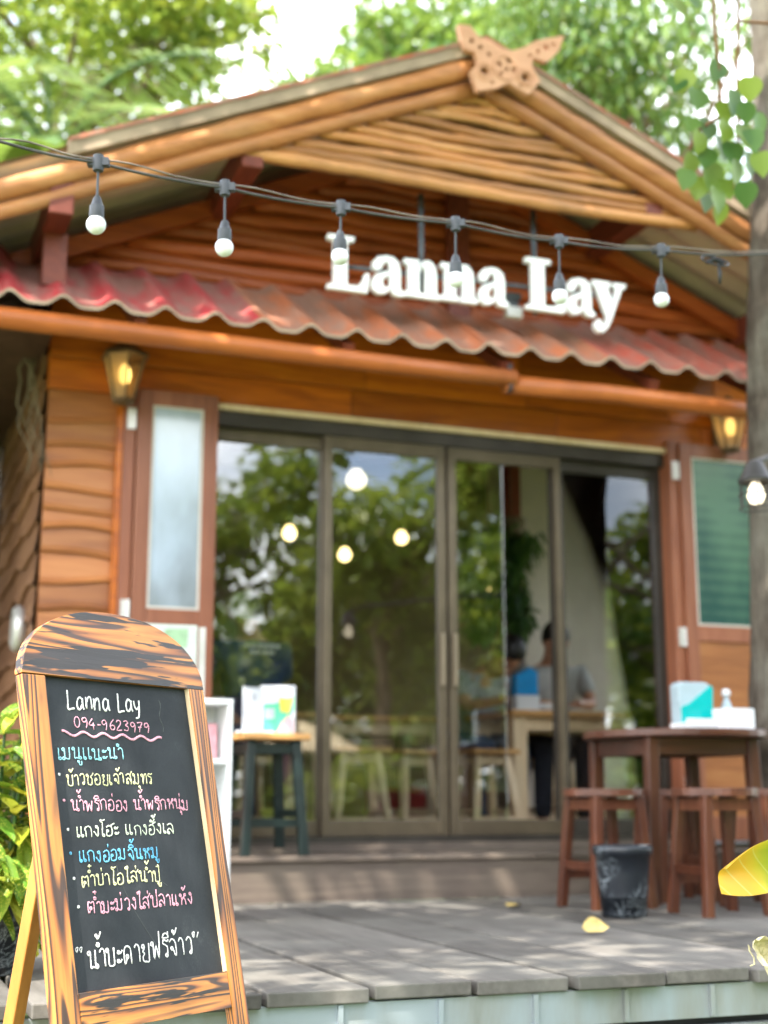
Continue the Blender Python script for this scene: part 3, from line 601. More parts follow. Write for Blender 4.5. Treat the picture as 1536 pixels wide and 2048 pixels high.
for x0, x1, tt in ((-.258, -.200, .12), (.213, .260, .71)):
    b = MB(); b.prism([[(x0, -.82), (x1, -.82), (x1, .297), (x0, .297)]], P, .022, tt); b.build('stile', M['burnt_stile'], cs, bevel=.0025)
b = MB(); b.prism([[(-.199, -.374), (.212, -.374), (.212, -.303), (-.199, -.303)]], lambda x, z, d: P(x, z, d + .001), .020, .55); b.build('rail', M['burnt_rail'], cs, bevel=.002)
b = MB(); b.prism([[(-.199, -.78), (.212, -.78), (.212, -.72), (-.199, -.72)]], lambda x, z, d: P(x, z, d + .001), .020, .3); b.build('rail', M['burnt_rail'], cs, bevel=.002)
b = MB(); b.prism([[(-.2, -.302), (.213, -.302), (.213, .298), (-.2, .298)]], lambda x, z, d: P(x, z, d + .013), .006, .5); bd = b.build('blackboard', M['slate'], cs)
b = MB(); b.prism([[(.2115, -.302), (.213, -.302), (.213, .297), (.2115, .297)]], lambda x, z, d: P(x, z, d + .002), .0105, .5); b.build('inner_edge', M['pine'], cs)
def to_local(p): q = Vector(p) - (Sc - Sv * SH); return Vector((q.dot(Su), -q.dot(Sn), q.dot(Sv)))
for sx in (-.105, .11):
    S0 = Sc + Su * sx + Sv * .25 - Sn * .042; E0 = S0 - Snh * .20; E0.z = GZ
    b = MB(); b.bar(to_local(S0), to_local(E0), .030, .030, to_local(Sc - Sv * SH + Snh) ); b.build('back_leg', M['legwood'], cs, bevel=.003)
b = MB(); b.bar((-.105, .045, SH + .25), (.11, .045, SH + .25), .03, .02); b.build('back_brace', M['legwood'], cs)

# hand lettering : every glyph is drawn as pen strokes
def O(cx, cy, r, a=0, n=9, d=1): return [(cx + r * math.cos(rad(a) + d * 2 * math.pi * k / n), cy + r * math.sin(rad(a) + d * 2 * math.pi * k / n)) for k in range(n + 1)]
k1 = O(.12, .87, .10, 0)
TH = {
 'เ': (.34, [[(.10, 1.0), (.09, .6), (.09, .15)] + O(.19, .11, .10, 180)]),
 'แ': (.72, [[(.10, 1.0), (.09, .6), (.09, .15)] + O(.19, .11, .10, 180), [(.46, 1.0), (.45, .6), (.45, .15)] + O(.55, .11, .10, 180)]),
 'โ': (.46, [[(.50, 1.62), (.28, 1.52), (.10, 1.60), (.10, 1.42), (.26, 1.30), (.22, .7), (.20, .15)] + O(.30, .11, .10, 180)]),
 'ใ': (.46, [O(.12, 1.38, .09, 0) + [(.22, 1.52), (.32, 1.46), (.25, 1.2), (.22, .6), (.22, .15)] + O(.32, .11, .10, 180)]),
 'ก': (.74, [[(.12, 0), (.12, .55), (.02, .72), (.16, .92), (.38, 1), (.58, .86), (.62, .6), (.62, 0)]]),
 'ข': (.74, [k1 + [(.22, .8), (.15, .55), (.18, .1), (.30, 0), (.56, .02), (.62, .2), (.62, 1)]]),
 'ซ': (.80, [k1 + [(.24, .72), (.17, .5), (.18, .1), (.30, 0), (.54, .02), (.60, .2), (.60, .55), (.46, .74), (.60, .84), (.80, 1.12)]]),
 'ง': (.60, [O(.34, .87, .10, 0) + [(.46, .75), (.45, .3), (.38, .0), (.28, .12), (.06, .45)]]),
 'จ': (.70, [[(.06, .82), (.28, 1), (.52, .84), (.58, .5), (.56, .0), (.40, .25), (.33, .45)] + O(.24, .45, .09, 0)]),
 'ด': (.74, [O(.33, .42, .10, 0) + [(.30, .28), (.13, 0), (.09, .55), (.16, .9), (.38, 1), (.58, .88), (.63, .6), (.63, 0)]]),
 'ต': (.76, [O(.33, .42, .10, 0) + [(.30, .28), (.13, 0), (.08, .55), (.14, .96), (.36, .84), (.56, .98), (.64, .7), (.64, 0)]]),
 'ท': (.74, [k1 + [(.21, .7), (.20, 0), (.30, .6), (.48, .98), (.60, .85), (.62, 0)]]),
 'น': (.80, [k1 + [(.22, .7), (.21, .08), (.36, .12), (.50, .05)] + O(.66, .10, .10, 180) + [(.56, .3), (.58, 1)]]),
 'บ': (.74, [k1 + [(.22, .7), (.21, .1), (.32, 0), (.56, .02), (.62, .2), (.62, 1)]]),
 'ป': (.74, [k1 + [(.22, .7), (.21, .1), (.32, 0), (.56, .02), (.62, .2), (.62, 1.5)]]),
 'พ': (.84, [k1 + [(.21, .7), (.24, 0), (.44, .75), (.62, 0), (.72, 1)]]),
 'ฟ': (.84, [k1 + [(.21, .7), (.24, 0), (.44, .75), (.62, 0), (.74, 1.55)]]),
 'ม': (.78, [k1 + [(.22, .7), (.22, .22)] + O(.13, .10, .10, 45) + [(.34, .08), (.54, .02), (.62, .2), (.62, 1)]]),
 'ย': (.74, [O(.16, .87, .10, 0) + [(.22, .72), (.10, .58), (.24, .46), (.10, .3), (.14, .05), (.34, 0), (.58, .04), (.62, 1)]]),
 'ร': (.56, [[(.56, .98), (.40, .9), (.18, 1), (.08, .8), (.30, .68), (.44, .55), (.42, .15)] + O(.34, .10, .09, 0)]),
 'ล': (.74, [O(.18, .12, .10, 60) + [(.10, .35), (.26, .56), (.46, .42), (.60, .2)], [(.62, 0), (.63, .6), (.52, .92), (.32, 1), (.08, .84)]]),
 'ส': (.80, [O(.18, .12, .10, 60) + [(.10, .35), (.26, .56), (.46, .42), (.60, .2)], [(.62, 0), (.63, .6), (.52, .92), (.32, 1), (.08, .84)], [(.52, .84), (.66, .98), (.80, 1.2)]]),
 'ว': (.60, [[(.06, .82), (.26, 1), (.46, .86), (.50, .5), (.48, .12)] + O(.39, .10, .09, 0)]),
 'ห': (.78, [k1 + [(.21, .7), (.20, 0)], [(.20, .35), (.36, .62), (.52, .78)] + O(.60, .88, .09, 210) + [(.50, .55), (.62, .4), (.64, 0)]]),
 'อ': (.72, [O(.20, .50, .09, 180) + [(.09, .3), (.12, .06), (.32, 0), (.56, .1), (.63, .5), (.56, .9), (.32, 1), (.08, .84)]]),
 'ฮ': (.76, [O(.20, .50, .09, 180) + [(.09, .3), (.12, .06), (.32, 0), (.56, .1), (.63, .5), (.54, .86), (.30, .98), (.10, .86)], [(.42, .92), (.52, 1.06), (.80, 1.2)]]),
 'ะ': (.44, [O(.10, .74, .08, 0) + [(.24, .66), (.38, .84)], O(.10, .20, .08, 0) + [(.24, .12), (.38, .30)]]),
 'า': (.54, [[(.04, .82), (.20, 1), (.38, .86), (.42, .5), (.42, 0)]]),
 '-': (.42, [[(.06, .5), (.36, .5)]]), ' ': (.5, []), '0': (.62, [O(.30, .52, .0, 0)[:1] and [(.30 + .24 * math.sin(t), .55 + .55 * math.cos(t)) for t in [k * .6283 for k in range(11)]]]),
 '9': (.62, [[(.50, .85), (.34, 1.06), (.12, .95), (.12, .68), (.30, .58), (.50, .80), (.50, .4), (.42, 0)]]), '4': (.66, [[(.40, 1.1), (.06, .42), (.60, .42)], [(.44, .72), (.44, 0)]]),
 '6': (.62, [[(.46, 1.1), (.20, .75), (.10, .35), (.22, .02), (.46, .06), (.52, .34), (.34, .5), (.14, .38)]]), '2': (.62, [[(.08, .85), (.24, 1.08), (.48, .95), (.42, .6), (.08, .02), (.56, .04)]]),
 '3': (.60, [[(.08, .98), (.30, 1.1), (.48, .88), (.24, .6), (.50, .42), (.40, .04), (.08, .08)]]), '7': (.62, [[(.06, 1.02), (.54, 1.05), (.30, .5), (.22, 0)], [(.14, .55), (.48, .58)]]),
 'L': (.72, [[(.10, 1.45), (.10, .7), (.09, .02), (.36, .05), (.62, .08)]]), 'a': (.74, [[(.54, .78), (.30, .94), (.08, .6), (.12, .1), (.32, .04), (.52, .4), (.56, .88), (.56, .3), (.66, .02)]]),
 'n': (.72, [[(.08, .9), (.10, 0), (.12, .5), (.34, .92), (.52, .8), (.56, .02)]]), 'y': (.70, [[(.06, .9), (.12, .45), (.30, .25), (.52, .5)], [(.58, .95), (.54, .3), (.44, -.35), (.16, -.48)]]),
 '"': (.40, [[(.05, 1.25), (.02, 1.5), (.14, 1.55), (.07, 1.2)], [(.25, 1.25), (.22, 1.5), (.34, 1.55), (.27, 1.2)]]), '”': (.40, [[(.14, 1.55), (.06, 1.2), (.02, 1.5), (.14, 1.52)], [(.36, 1.55), (.26, 1.2)]]), '•': (.30, [O(.10, .45, .07, 0)]),
}
UP = {'ิ': [[(-.28, 1.12), (-.14, 1.34), (.10, 1.36), (.22, 1.14), (-.28, 1.12)]], 'ี': [[(-.28, 1.12), (-.14, 1.34), (.10, 1.36), (.22, 1.14), (-.28, 1.12)], [(.22, 1.14), (.22, 1.52)]], 'ั': [O(-.12, 1.28, .08, 0) + [(.02, 1.14), (.28, 1.44)]]}
LOW = {'ุ': [O(.12, -.2, .07, 0) + [(.20, -.5)]], 'ู': [O(.0, -.2, .07, 0) + [(.06, -.46), (.24, -.46), (.25, -.14)]]}
def tone(c, y):
    return {'่': [[(.10, y + .32), (.10, y)]], '้': [O(-.02, y + .22, .065, 0) + [(.04, y + .02), (.18, y + .14), (.32, y + .40)]], '๋': [[(-.08, y + .17), (.24, y + .17)], [(.08, y), (.08, y + .34)]], '๊': [O(-.06, y + .2, .06, 0) + [(.04, y + .05), (.12, y + .2), (.2, y + .05), (.3, y + .36)]]}[c]
def layout(txt):
    x = 0; out = []; cx = .35; upv = False
    for i, c in enumerate(txt):
        if c in UP: out += [[(px + cx, py) for px, py in s] for s in UP[c]]; upv = True
        elif c in LOW: out += [[(px + cx, py) for px, py in s] for s in LOW[c]]
        elif c in '่้๋๊':
            y = 1.56 if (upv or txt[i + 1:i + 2] == 'ำ') else 1.2; out += [[(px + cx + (.25 if txt[i + 1:i + 2] == 'ำ' else 0), py) for px, py in s] for s in tone(c, y)]
        elif c == 'ำ':
            out += [O(x - .02, 1.26, .10, 0)] + [[(px + x, py) for px, py in s] for s in TH['า'][1]]; x += TH['า'][0]
        else:
            w, ss = TH[c]; out += [[(px + x, py) for px, py in s] for s in ss]; cx = x + w * .62; x += w + .06; upv = False
    return out, x
def smooth_pts(p, sub=3):
    if len(p) < 3: return p
    o = []
    for i in range(len(p) - 1):
        a, b_, c, d = p[max(i - 1, 0)], p[i], p[i + 1], p[min(i + 2, len(p) - 1)]
        for k in range(sub):
            t = k / sub; o.append(tuple(.5 * (2 * b_[j] + (c[j] - a[j]) * t + (2 * a[j] - 5 * b_[j] + 4 * c[j] - d[j]) * t * t + (3 * b_[j] - a[j] - 3 * c[j] + d[j]) * t ** 3) for j in (0, 1)))
    o.append(p[-1]); return o
RT = rng(77)
def write(txt, x0, x1, v0, v1, h, mat, r=.0019, name='chalk_line'):
    ss, W = layout(txt); kx = (x1 - x0) / W; b = MB(); ph = RT.uniform(0, 6)
    for s in ss:
        jx, jy = RT.uniform(-.05, .05), RT.uniform(-.05, .05); pts = []
        for (px, py) in smooth_pts(s):
            x = x0 + (px + jx) * kx + py * .04 * h; v = v0 + (v1 - v0) * (px / W) + (py + jy) * h + .0008 * math.sin(px * 1.7 + ph); pts.append(P(x + .008 + RT.uniform(-.0003, .0003), v, .0122))
        b.tube(pts, [r * .76 * RT.uniform(.75, 1.2) for _ in pts], 6, flat=(1, .25))
    b.build(name, mat, bd, smooth=True)
write('Lanna Lay', -.148, .062, .236, .238, .0275, M['ch_w'], .0027)
write('094-9623979', -.136, .080, .198, .196, .0195, M['ch_p'], .0017)
b = MB(); b.tube([P(-.161 + .28 * k / 70, .186 - .003 * k / 70 + .0045 * math.sin(k / 70 * 6.28 * 5.2 + 1.2), .0122) for k in range(71)], .0027, 6, flat=(1, .25)); b.build('chalk_wave', M['ch_p'], bd, smooth=True)
write('เมนูแนะนำ', -.188, -.006, .133, .137, .0235, M['ch_c'], .0019)
write('•', -.190, -.180, .094, .094, .02, M['ch_w'], .0022); write('ข้าวซอยเจ้าสมุทร', -.172, .069, .082, .088, .0215, M['ch_y'], .0018)
write('•', -.186, -.176, .044, .044, .02, M['ch_p'], .0022); write('น้ำพริกอ่อง น้ำพริกหนุ่ม', -.166, .168, .032, .034, .0215, M['ch_p'], .0018)
write('•', -.184, -.174, -.012, -.012, .02, M['ch_w'], .0022); write('แกงโฮะ แกงฮั้งเล', -.161, .114, -.018, -.016, .0205, M['ch_g'], .0018)
write('•', -.182, -.172, -.057, -.057, .02, M['ch_b'], .0022); write('แกงอ่อมจิ้นหมู', -.160, .060, -.066, -.064, .0215, M['ch_b'], .0019)
write('•', -.181, -.171, -.104, -.104, .02, M['ch_w'], .0022); write('ต๋ำบ่าโอใส่น้ำปู๋', -.160, .057, -.112, -.110, .0215, M['ch_y'], .0018)
write('•', -.178, -.168, -.157, -.157, .02, M['ch_w'], .0022); write('ต๋ำมะม่วงใส่ปลาแห้ง', -.153, .142, -.163, -.160, .0225, M['ch_p'], .0019)
write('"', -.195, -.172, -.262, -.262, .026, M['ch_w'], .0014); write('น้ำบะดายฟรีจ้าว', -.166, .124, -.264, -.258, .0335, M['ch_w'], .0021); write('”', .126, .150, -.266, -.266, .032, M['ch_w'], .0016)
M['smear'] = plain('chalk_dust', (.10, .105, .105), .95, .1, .3, 30)
b = MB(); b.tube([P(-.055 + .085 * (k / 12) ** 1.5, -.075 - .16 * k / 12, .0126) for k in range(13)], [.0006] * 13, 4, flat=(1, .3)); b.tube([P(.03 + .05 * k / 8, -.09 - .03 * k / 8, .0126) for k in range(9)], .0005, 4, flat=(1, .3))
b.tube([P(.125 + .004 * math.sin(k), .27 - .07 * k / 9, .0126) for k in range(10)], [.0012 * abs(math.sin(k * 1.9)) + .0003 for k in range(10)], 4, flat=(1, .3)); b.build('chalk_scratch', M['smear'], bd)
mw = Matrix((Su, -Sn, Sv)).transposed().to_4x4(); mw.translation = Sc - Sv * SH; cs.matrix_world = mw

# ---------------------------------------------------------------- furniture
def stool(name, loc, label, h, seat, spread, tops, matS, matL, round_seat=True, rot=0, group=None, rung=.13, leg=.036):
    r = thing(name, (0, 0, 0), label, 'stool', group); b = MB(); R = rng(int(abs(loc[0] * 1000 + loc[1] * 77)))
    if round_seat:
        n = 32; rr = [seat * (1 + .02 * math.sin(3 * 6.283 * k / n) + R.uniform(-.008, .008)) for k in range(n)]
        b.prism([[(rr[k] * math.cos(6.283 * k / n), rr[k] * math.sin(6.283 * k / n)) for k in range(n)]], lambda x, z, d: (x, z, h - .03 + d), .03)
    else: b.box((0, 0, h - .014), (seat * 2, seat * 2, .028))
    b.build('seat', matS, r, bevel=.004)
    pts = []
    for sx, sy in ((-1, -1), (1, -1), (1, 1), (-1, 1)):
        p0, p1 = Vector((sx * tops, sy * tops, h - .0305)), Vector((sx * spread, sy * spread, 0)); pts.append((p0, p1))
        b = MB(); b.bar(p0, p1, leg, leg, (0, 1, 0), leg * .95, leg * .95); b.build('leg', matL, r, bevel=.003)
    b = MB()
    for i in range(4):
        (a0, a1), (c0, c1) = pts[i], pts[(i + 1) % 4]; z = rung + (.04 if i % 2 else 0); f = lambda a, c: a.lerp(c, 1 - z / (h - .03))
        b.bar(f(a0, a1), f(c0, c1), .022, .034)
    b.build('rung', matL, r)
    b = MB()
    for i in range(4):
        (a0, a1), (c0, c1) = pts[i], pts[(i + 1) % 4]; b.bar(a0.lerp(a1, .07), c0.lerp(c1, .07), .02, .045)
    b.build('apron', matL, r)
    r.location = loc; r.rotation_euler.z = rot; return r
G1 = 'dark red stools round the deck table'
st1 = stool('wooden_stool', (2.935, 5.175, 0), 'round dark red stool left of the table, nearest the step', .475, .165, .132, .10, M['table'], M['tableZ'], True, .06, G1, .13, .038)
st2 = copy_tree(st1); st2.location = (3.165, 4.71, 0); st2.rotation_euler.z = -.05; st2['label'] = 'round dark red stool standing forward just right of the marbled bin'
st3 = copy_tree(st1); st3.location = (3.56, 4.93, 0); st3.rotation_euler.z = .12; st3['label'] = 'dark red stool cut by the photo edge, rearmost on the right below the table'
st4 = copy_tree(st1); st4.location = (3.43, 5.44, 0); st4.rotation_euler.z = -.08; st4['label'] = 'dark red stool pushed right under the round deck table between its legs'
tb = thing('wooden_table', (3.425, 5.42, 0), 'round dark red varnished table on the deck carrying tissue box and bottle', 'table')
b = MB(); R = rng(14); n = 40; rr = [.402 * (1 + .012 * math.sin(5 * 6.283 * k / n) + R.uniform(-.006, .006)) for k in range(n)]
b.prism([[(3.445 + rr[k] * math.cos(6.283 * k / n), 5.42 + rr[k] * math.sin(6.283 * k / n)) for k in range(n)]], lambda x, z, d: (x, z, .695 + d), .032); b.build('tabletop', M['table'], tb, bevel=.005)
LP = [(3.18, 5.19), (3.68, 5.19), (3.68, 5.66), (3.18, 5.66)]
for x, y in LP: b = MB(); b.bar((x, y, .694), (x + (x - 3.43) * .06, y, 0), .054, .050, (0, 1, 0)); b.build('leg', M['tableZ'], tb, bevel=.005)
b = MB()
for i in range(4):
    (xa, ya), (xb, yb) = LP[i], LP[(i + 1) % 4]; b.bar((xa, ya, .655), (xb, yb, .655), .022, .07)
b.build('apron', M['table'], tb)
# things on the table
tz = .728
def rbox(mb, c, size, rz, tint=None): mb.box(c, size, Matrix.Rotation(rz, 3, 'Z'), tint)
tr_ = thing('serving_tray', (3.46, 5.20, tz), 'low white tray on the dark red table under the turquoise holder', 'tray')
b = MB(); rbox(b, (3.47, 5.235, tz + .014), (.25, .13, .028), .05); rbox(b, (3.47, 5.175, tz + .03), (.25, .012, .03), .05); b.build('tray_body', M['white_plastic'], tr_, bevel=.004)
th = thing('tissue_holder', (3.455, 5.25, tz + .03), 'turquoise and milky plastic tissue holder standing on the white tray', 'tissue holder')
b = MB(); o = [(-.075, 0), (.07, 0), (.085, .02), (.09, .15), (.075, .175), (.06, .18), (-.06, .18), (-.078, .165)]
b.prism([o], lambda x, z, d: (3.455 + x, 5.27 + d, tz + .03 + z), .07); b.build('cover', M['turq_clear'], th, bevel=.012)
b = MB(); b.prism([[(-.07, .0), (.072, .0), (.088, .025), (.094, .155), (.086, .17), (-.03, .085), (-.072, .07)]], lambda x, z, d: (3.455 + x, 5.26 + d, tz + .03 + z), .009); b.build('front_panel', M['turq'], th, bevel=.003)
tw = thing('tissue_box', (3.56, 5.17, tz), 'square white tissue box on the table between the holder and the trunk', 'box')
b = MB(); rbox(b, (3.585, 5.17, tz + .045), (.15, .10, .09), .05); b.build('carton', M['tissue'], tw, bevel=.004)
b = MB(); rbox(b, (3.585, 5.17, tz + .0905), (.09, .03, .003), .05); b.build('opening', M['hinge'], tw)
bt = thing('sauce_bottle', (3.655, 5.30, tz), 'clear bottle with white cap behind the white tissue box', 'bottle')
b = MB(); b.lathe([(.024, 0), (.026, .01), (.026, .10), (.02, .125), (.012, .14), (.012, .155)], (3.655, 5.32, tz), 18); b.build('body', M['turq_clear'], bt, smooth=True)
b = MB(); b.lathe([(.017, .156), (.019, .16), (.019, .18), (.012, .188)], (3.655, 5.32, tz), 16); b.build('cap', M['white_plastic'], bt, smooth=True)
bn = thing('waste_pot', (2.775, 4.765, 0), 'black plastic pot with white marbling used as a bin on the deck', 'bin')
b = MB(); b.lathe([(.07, .0), (.083, .004), (.088, .06), (.098, .16), (.104, .225), (.112, .228), (.114, .258), (.108, .262), (.103, .25), (.086, .03), (.02, .028)], (2.775, 4.765, 0), 36); b.build('pot_body', M['pot'], bn, smooth=True)

# green stool on the step with carton, card and sheets
gs = stool('painted_stool', (1.735, 6.075, .192), 'tall dark green stool with orange pine top on the hut step', .525, .158, .138, .105, M['pineX'], M['green_paint'], False, .10, None, .14, .04)
zt = .192 + .5255
def panel(mb, c, w, h, rz, off, pts, z0):
    """flat printed patch on an upright face turned by rz"""
    ux = Vector((math.cos(rz), math.sin(rz), 0)); n = Vector((math.sin(rz), -math.cos(rz), 0)); c = Vector(c)
    mb._add([c + ux * (x * w) + n * off + Vector((0, 0, z0 + z * h)) for x, z in pts], [tuple(range(len(pts)))], .5)
M['pr_green'] = plain('print_green', (.10, .52, .30), .6, .3, .08); M['pr_yellow'] = plain('print_yellow', (.66, .55, .08), .6, .3, .08); M['pr_pink'] = plain('print_pink', (.78, .38, .42), .6, .3, .2, 30); M['pr_grey'] = plain('print_grey', (.45, .47, .52), .6, .3, .1); M['pr_pale'] = plain('print_pale', (.62, .78, .66), .6, .3, .1, 12)
cb = thing('donation_box', (1.765, 6.02, zt), 'white and green printed carton with yellow shape on the green stool', 'carton')
b = MB(); rz = -.15; rbox(b, (1.775, 6.03, zt + .105), (.15, .13, .21), rz); b.build('carton', M['tissue'], cb, bevel=.002)
fc = Vector((1.775, 6.03, zt)) + Vector((math.sin(rz), -math.cos(rz), 0)) * .0655
for nm, m, pts, o in (('green_print', 'pr_green', [(-.46, 0), (.1, 0), (.46, .5), (.46, .78), (.2, .72), (-.1, .62), (-.46, .60)], .001), ('yellow_print', 'pr_yellow', [(.06, .45), (.32, .42), (.42, .74), (0, .74)], .002), ('pink_print', 'pr_pink', [(-.05, .0), (.44, .0), (.42, .3), (.28, .38), (.1, .22)], .002), ('pale_print', 'pr_grey', [(-.40, .30), (-.12, .30), (-.12, .52), (-.40, .52)], .002)):
    b = MB(); panel(b, fc, .15, .21, rz, o, pts, 0); b.build(nm, M[m], cb, fix=False)
mc = thing('menu_card', (1.655, 5.97, zt), 'white menu card in a grey frame leaning left of the carton', 'menu card')
b = MB(); rz = .42; rbox(b, (1.655, 5.985, zt + .10), (.11, .012, .20), rz); b.build('card_frame', M['pr_grey'], mc)
b = MB(); panel(b, (1.655, 5.985, zt), .11, .2, rz, .008, [(-.44, .06), (.34, .06), (.34, .95), (-.44, .95)], 0); b.build('paper', M['tissue'], mc, fix=False)
b = MB(); panel(b, (1.655, 5.985, zt), .11, .2, rz, .009, [(-.12, .7), (.08, .7), (.08, .86), (-.12, .86)], 0); b.build('printed_mark', M['pr_grey'], mc, fix=False)
b = MB(); rbox(b, (1.655, 5.955, zt + .004), (.16, .05, .008), .1); tag(b.build('paper_sheets', M['tissue']), 'thin stack of white paper lying on the green stool', 'paper')
# white rack beside the sign
sk = thing('white_rack', (1.2, 5.2, 0), 'narrow white shelf rack on the deck half hidden by the chalkboard sign', 'shelf')
x0, x1, y0, y1, zt2 = 1.03, 1.318, 5.04, 5.26, .775
b = MB(); b.box2((x0, y0, 0), (x0 + .018, y1, zt2)); b.box2((x1 - .018, y0, 0), (x1, y1, zt2)); b.build('side_panel', M['white_paint'], sk, bevel=.002)
b = MB(); b.box2((x0, y0 - .003, zt2), (x1, y1, zt2 + .02)); b.build('top_board', M['white_paint'], sk, bevel=.002)
for z in (.12, .56): b = MB(); b.box2((x0 + .018, y0 + .004, z), (x1 - .018, y1, z + .018)); b.build('shelf', M['white_paint'], sk)
b = MB(); b.box2((x0 + .018, y1 - .006, .0), (x1 - .018, y1, zt2)); b.build('back_panel', M['white_paint'], sk)
b = MB(); b.box((1.235, 5.15, .645), (.10, .012, .13)); b.box((1.235, 5.142, .605), (.08, .004, .04)); tag(b.build('notice_card', M['pr_pink']), 'pink and white card standing inside the white rack', 'card')
ms = thing('menu_stand', (1.1, 5.2, .795), 'pale upright menu poster with green pictures on top of the white rack', 'menu poster')
M['poster'] = plain('poster_paper', (.50, .54, .50), .6, .3, .12, 12); M['pr_leaf'] = plain('poster_green', (.30, .46, .28), .6, .3, .15, 20)
b = MB(); b.box((1.075, 5.15, .935), (.25, .010, .28)); ps_ = b.build('poster', M['poster'], ms)
for pts in ([(-.1, .72), (.34, .70), (.36, .95), (.02, .93)], [(-.4, .2), (-.05, .2), (-.05, .45), (-.4, .5)], [(.08, .3), (.4, .28), (.4, .42), (.1, .45)]):
    b = MB(); panel(b, (1.075, 5.144, .795), .25, .28, 0, .001, pts, 0); b.build('picture', M['pr_leaf'], ps_, fix=False)
b = MB(); b.box((1.222, 5.16, .93), (.024, .018, .28)); b.build('side_bar', M['hinge'], ms)

# ---------------------------------------------------------------- string of lamps across the front
def at(px, py, D):
    fwv = Vector((math.sin(YAW) * math.cos(PITCH), math.cos(YAW) * math.cos(PITCH), math.sin(PITCH))); r_ = Vector((math.cos(YAW), -math.sin(YAW), 0)); u_ = r_.cross(fwv)
    return Vector((0, 0, CAMH)) + (fwv + r_ * ((px - 768) / FPX) + u_ * ((1024 - py) / FPX)) * D
CP = [(-260, 235, 3.0), (0, 283, 3.25), (197, 325, 3.4), (450, 375, 3.58), (682, 415, 3.76), (911, 447, 3.94), (1118, 482, 4.12), (1322, 500, 4.3), (1536, 508, 4.5), (1800, 500, 4.75)]
cpts = [at(*c) for c in CP]
sl = thing('string_light', cpts[4], 'dark cable with six unlit white globe bulbs hanging across the hut front', 'string lights')
def spline(pts, sub=8, sag=.0):
    o = []
    for i in range(len(pts) - 1):
        a, b_, c, d = pts[max(i - 1, 0)], pts[i], pts[i + 1], pts[min(i + 2, len(pts) - 1)]
        for k in range(sub): t = k / sub; o.append(.5 * (2 * b_ + (c - a) * t + (2 * a - 5 * b_ + 4 * c - d) * t * t + (3 * b_ - a - 3 * c + d) * t ** 3) - Vector((0, 0, sag * 4 * t * (1 - t))))
    o.append(pts[-1]); return o
b = MB(); b.tube(spline(cpts, 8, .006), .0042, 6); b.build('cable', M['cable'], sl, smooth=True)
b = MB(); R = rng(3); s2 = [p + Vector((R.uniform(-.004, .004), 0, .005 * math.sin(i * .8) + .006)) for i, p in enumerate(spline(cpts, 8, -.004))]; b.tube(s2, .0024, 5); b.build('support_wire', M['wire'], sl, smooth=True)
for i, (bx, by) in enumerate(((193, 455), (450, 500), (678, 517), (911, 563), (1118, 597), (1320, 603))):
    D = CP[i + 2][2]; t = cpts[i + 2]; c = at(bx, by, D); c = Vector((t.x + (c.x - t.x) * .5, t.y + (c.y - t.y) * .5, c.z)); lean = Vector((c.x - t.x, c.y - t.y, 0))
    f = lambda dz: Vector((t.x, t.y, 0)) + lean * ((t.z - (c.z + dz)) / max(.01, t.z - c.z)) + Vector((0, 0, c.z + dz))
    b = MB(); b.box(t, (.052, .02, .020), Matrix.Rotation(-YAW, 3, 'Z')); b.lathe([(.013, -.022), (.016, .0), (.013, .018)], t, 10); b.tube([t, f(.10), f(.062)], .0032, 6)
    b.lathe([(.005, .075), (.010, .068), (.014, .052), (.0175, .048), (.0185, .024), (.016, .015)], c, 14); pd = b.build('pendant', M['socket'], sl, smooth='auto')
    b = MB(); b.lathe([(.001, -.0238)] + [(.0238 * math.cos(a), .0238 * math.sin(a)) for a in [rad(-75 + 15 * k) for k in range(10)]] + [(.016, .020)], c, 20); b.build('bulb', M['bulb'], pd, smooth=True)
hk = thing('wire_hook', at(1430, 525, 4.42), 'black wire ring with a small clip hooked on the cable near the trunk', 'hook')
c = at(1430, 522, 4.42); b = MB(); b.tube([c + Vector((.048 * math.cos(a), .02 * math.sin(a), .022 * math.sin(a))) for a in [k * .3307 for k in range(20)]], .0035, 6); b.tube([c + Vector((-.03, 0, -.008)), c + Vector((0, 0, .005)), c + Vector((.03, 0, -.006))], .008, 6); b.build('ring', M['black'], hk, smooth=True)
b = MB(); b.tube([c + Vector((.012, 0, .0)), c + Vector((.016, 0, -.04)), c + Vector((.014, 0, -.075))], [.003, .007, .004], 6); b.build('clip', M['black'], hk, smooth=True)

